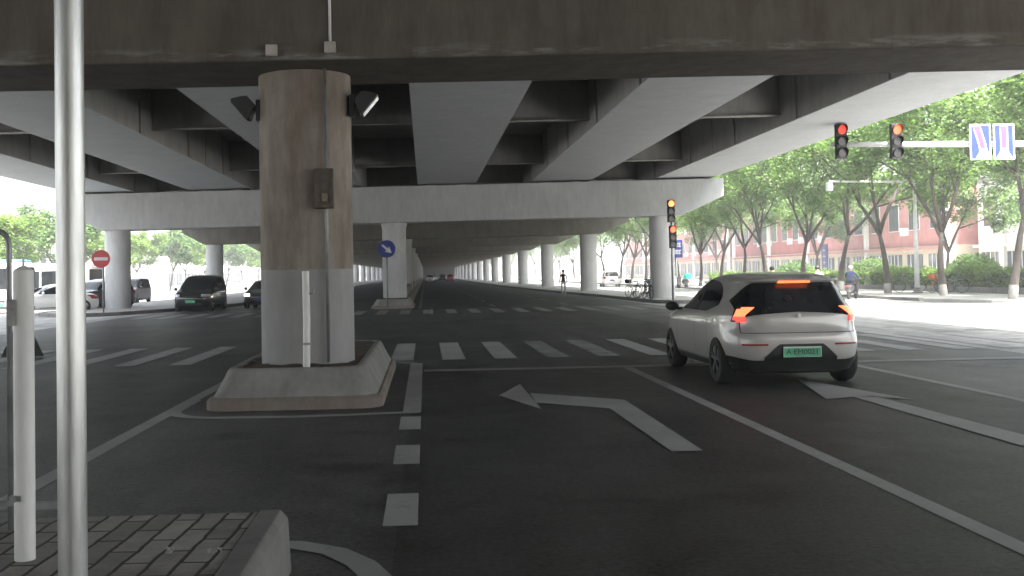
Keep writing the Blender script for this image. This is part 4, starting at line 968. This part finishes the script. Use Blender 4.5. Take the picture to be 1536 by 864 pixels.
def shrub(loc, rx, ry, h, label, cat='shrub', name='shrub', n=2600, leafm=HEDGEL, boxy=False, group=None, seed=1):
    root = empty(name, loc, 0, label, cat, group); rnd = random.Random(seed); b = MB()
    if boxy: b.box(-rx*.86, rx*.86, -ry*.995, ry*.995, 0, h*.86)
    else: b.ball((0, 0, h*.36), rx*.84, ry*.84, h*.55, 16, 10)
    b.build('twigs', HEDGEC, root)
    vs, fs = [], []
    for _ in range(n):
        if boxy:
            f = rnd.choice((0, 0, 1, 2)); y = rnd.uniform(-ry, ry)
            bumpy = h*(.9+.14*math.sin(y*1.7)+.1*math.sin(y*.63+1))
            p = Vector((-rx*rnd.uniform(.82, 1.05), y, rnd.uniform(.02, bumpy))) if f == 0 else (Vector((rx*rnd.uniform(.85, 1.05), y, rnd.uniform(.02, bumpy))) if f == 1 else Vector((rnd.uniform(-rx, rx), y, bumpy*rnd.uniform(.86, 1.08))))
        else:
            a, e = rnd.uniform(0, 6.28), math.asin(rnd.uniform(-.6, 1)); k = rnd.uniform(.82, 1.04)
            p = Vector((rx*k*math.cos(a)*math.cos(e), ry*k*math.sin(a)*math.cos(e), max(.02, h*.36+h*.62*k*math.sin(e))))
        s = rnd.uniform(.1, .24); d = Vector((rnd.uniform(-1, 1), rnd.uniform(-1, 1), rnd.uniform(-.3, 1)))*s; w = Vector((rnd.uniform(-1, 1), rnd.uniform(-1, 1), rnd.uniform(-.4, .4)))*s*.5
        k = len(vs); vs.extend([tuple(p), tuple(p+d*.5+w), tuple(p+d), tuple(p+d*.5-w)]); fs.append((k, k+1, k+2, k+3))
    b = MB(); b.add(vs, fs); b.build('foliage', leafm, root); return root
shrub((30.2, 56, .1), .9, 13.5, 1.25, 'clipped low green hedge behind the far right pavement', 'hedge', 'hedge', 16000, HEDGEL, True, seed=4)
shrub((30.2, 90, .1), .9, 19.5, 1.1, 'farther stretch of hedge running in front of the shops', 'hedge', 'hedge', 16000, HEDGEL, True, seed=5)
shrub((31.4, 60, .1), 1.5, 1.5, 2.1, 'large domed shrub behind the hedge right of the whitewashed tree', n=4200, leafm=LEAF2, seed=6)
shrub((31, 73, .1), 1.5, 1.6, 2.1, 'rounded shrub rising from the hedge behind the scooter rider', n=3600, leafm=LEAF1, seed=7)
shrub((30.6, 87, .1), 1.7, 2.6, 2.0, 'broad domed shrub above the car roof', n=4200, leafm=LEAF2, seed=8)
shrub((31.6, 43.5, .1), 1.5, 1.5, 1.5, 'rounded shrub at the right edge of the view', n=3000, leafm=HEDGEL, seed=9)
b = MB(); b.box(28.95, 29.2, 42, 110, .1, .42); tag(b.build('planter_wall', KERB, bevel=.02), 'low concrete planter wall along the front of the hedge', 'wall')

# ------------------------------------------------------------------ buildings
def facade(label, x, y0, y1, h, lowm, upm, face, loc_z=0, name='shop_building', depth=12, floors=2, wn=8, seed=1, split=3.3, roofm=ROOFM, pil=True, ac=True):
    """long block whose street face is at x (face -1 looks to -X)"""
    rnd = random.Random(seed); root = empty(name, (x, (y0+y1)/2, loc_z), 0, label, 'building'); hl = (y1-y0)/2; D = -face*depth
    b = MB(); b.box(min(0, D), max(0, D), -hl, hl, 0, split); b.build('lower_wall', lowm, root)
    b = MB(); b.box(min(0.003*face, D), max(.003*face, D), -hl, hl, split, h); b.build('upper_wall', upm, root)
    b = MB(); b.box(min(.35*face, D), max(.35*face, D), -hl-.2, hl+.2, h, h+.35); b.build('roof', roofm, root)
    d = 2*hl/wn
    fh = (h-split)/max(1, floors-1)
    for k in range(wn):
        yc = -hl+d*(k+.5)
        for fl in range(floors-1):
            z = split+fh*fl+fh*.28; zz = z+fh*.45
            w_ = MB(); ww = d*.24
            w_.box(min(face*.0, face*.05), max(0, face*.05), yc-ww-.06, yc+ww+.06, z-.06, zz+.06); fr = w_.build('window', WHITEB, root)
            w_ = MB(); w_.box(min(face*.045, face*.06), max(face*.045, face*.06), yc-ww, yc+ww, z, zz); w_.build('pane', GLASSB, fr)
            if ac and rnd.random() < .5:
                w_ = MB(); w_.box(min(face*.01, face*.4), max(face*.01, face*.4), yc+ww+.2, yc+ww+1.1, z-.5, z+.2); w_.build('air_conditioner', ACM, root)
        s_ = MB(); ww = d*.36
        s_.box(min(face*.0, face*.06), max(0, face*.06), yc-ww, yc+ww, .3 if rnd.random() < .4 else .9, split-.7); sf = s_.build('shop_window', GLASSB, root)
        s_ = MB()
        for t in (-.5, 0, .5): s_.box(min(face*.055, face*.085), max(face*.055, face*.085), yc+ww*t-.04, yc+ww*t+.04, .9, split-.7)
        s_.build('frame', WHITEB, sf)
    if pil:
        b = MB()
        for k in range(wn+1):
            if k % 4 == 0: b = MB(); y = -hl+d*k; b.box(min(face*.0, face*.25), max(0, face*.25), y-.35, y+.35, 0, h); b.build('pilaster', WHITEB, root)
    b = MB(); b.box(min(0, face*.5), max(0, face*.5), -hl, hl, split-.3, split-.12); b.build('canopy', upm, root)
    return root
facade('pink and dark red two-storey shop building behind the hedge', 43, 86, 118, 8.6, CREAM, BRICKP, -1, wn=8, seed=2)
facade('dark red shop building beside the pink one', 44, 119, 150, 9.2, CREAM, BRICKD, -1, wn=8, seed=3)
facade('long pink building at the far end of the right side road', 43.5, 151, 230, 10.5, CREAM, BRICKP, -1, wn=16, floors=3, seed=4)
facade('white building right of the pink shops behind the trees', 45, 66, 85, 8.2, WHITEB, WHITEB, -1, wn=5, seed=5)
facade('long grey building closing the end of the underpass', 0, -90, 90, 16, ROOFM, ROOFM, -1, wn=30, floors=4, seed=9, pil=False, ac=False)
endb = [o for o in col.objects if o.get('label', '').startswith('long grey building')][0]; endb.location = (0, 500, 0); endb.rotation_euler.z = PI/2
facade('low white building behind the left side road trees', -46, 85, 180, 5.6, WHITEB, WHITEB, 1, wn=24, seed=6, pil=False, ac=False, split=2.6)
facade('pale building farther along the left side road', -44, 184, 330, 7.5, WHITEB, WHITEB, 1, wn=24, seed=7, pil=False, ac=False)
b = MB(); b.box(39.6, 39.9, 36, 66, 0, 2.2); b.box(39.5, 40.0, 36, 66, 2.2, 2.32); tag(b.build('garden_wall', WHITEB), 'low white wall behind the domed shrub at the right', 'wall')
o = empty('shop_sign', (39.5, 104, 0), 0, 'upright bright blue shop sign panel in front of the pink building', 'sign')
b = MB(); b.box(-.06, .06, -.75, .75, 1.0, 3.9); b.build('panel', BLUE, o)
b = MB(); b.box(-.05, .05, -.6, -.5, 0, 1.0); b.box(-.05, .05, .5, .6, 0, 1.0); b.build('leg', WMETAL, o)
b = MB(); 
for z in (1.5, 2.1, 2.7, 3.3): b.box(-.075, -.062, -.35, .35, z-.05, z+.05); b.box(-.078, -.0755, -.06, .06, z-.22, z+.22)
b.build('sign_lettering', SIGNW, o)

# ------------------------------------------------------------------ humid summer air
b = MB(); b.box(-150, 150, -80, 560, -1.6, 26); hz = b.build('haze', []); hz['kind'] = 'stuff'
hm = bpy.data.materials.new('humid_air'); hm.use_nodes = True; hn = hm.node_tree; hn.nodes.remove(hn.nodes['Principled BSDF'])
pv = hn.nodes.new('ShaderNodeVolumePrincipled'); pv.inputs['Color'].default_value = (.95, .97, 1, 1); pv.inputs['Density'].default_value = .0019; pv.inputs['Anisotropy'].default_value = .2
hn.links.new(pv.outputs[0], hn.nodes['Material Output'].inputs['Volume']); hz.data.materials.append(hm)
# ------------------------------------------------------------------ camera, light, world
YAW, PIT, ROL = R(2.3), R(1.6), R(1.03)
f = Vector((math.sin(YAW)*math.cos(PIT), math.cos(YAW)*math.cos(PIT), math.sin(PIT))); r_ = Vector((math.cos(YAW), -math.sin(YAW), 0)); u_ = r_.cross(f)
rx = r_*math.cos(ROL)-u_*math.sin(ROL); ux = u_*math.cos(ROL)+r_*math.sin(ROL)
cd = bpy.data.cameras.new('camera'); cam = bpy.data.objects.new('camera', cd); col.objects.link(cam)
cam.matrix_world = Matrix(((rx.x, ux.x, -f.x, 0), (rx.y, ux.y, -f.y, 0), (rx.z, ux.z, -f.z, 1.6), (0, 0, 0, 1)))
cd.sensor_width = 36; cd.lens = 1600/1536*36; cd.shift_x = .04331; cd.shift_y = -.04286; cd.clip_end = 5000
sc.camera = cam
SUN_EL, SUN_AZ = R(60), R(160)
w = bpy.data.worlds.new('World'); sc.world = w; w.use_nodes = True; nt = w.node_tree
bg = nt.nodes['Background']; sky = nt.nodes.new('ShaderNodeTexSky'); sky.sky_type = 'NISHITA'; sky.sun_disc = False
sky.sun_elevation = SUN_EL; sky.sun_rotation = SUN_AZ; sky.dust_density = 4.; sky.air_density = 1.2; sky.ozone_density = 1.
hs = nt.nodes.new('ShaderNodeHueSaturation'); hs.inputs['Saturation'].default_value = .35
nt.links.new(sky.outputs[0], hs.inputs['Color']); nt.links.new(hs.outputs[0], bg.inputs['Color']); bg.inputs['Strength'].default_value = .11
sl = bpy.data.lights.new('sun', 'SUN'); sl.energy = 4.6; sl.angle = R(5); sl.color = (1., .96, .9); so = bpy.data.objects.new('sun', sl); col.objects.link(so)
dv = Vector((math.sin(SUN_AZ)*math.cos(SUN_EL), math.cos(SUN_AZ)*math.cos(SUN_EL), math.sin(SUN_EL)))
so.rotation_euler = dv.to_track_quat('Z', 'Y').to_euler()
sc.view_settings.view_transform = 'Standard'; sc.view_settings.look = 'None'; sc.view_settings.gamma = 1; sc.view_settings.use_curve_mapping = False
sc.view_settings.exposure = 2.95
sc.render.engine = 'CYCLES'
sc.cycles.max_bounces = 8; sc.cycles.diffuse_bounces = 5; sc.cycles.glossy_bounces = 3; sc.cycles.use_denoising = True
sc.cycles.sample_clamp_indirect = 8
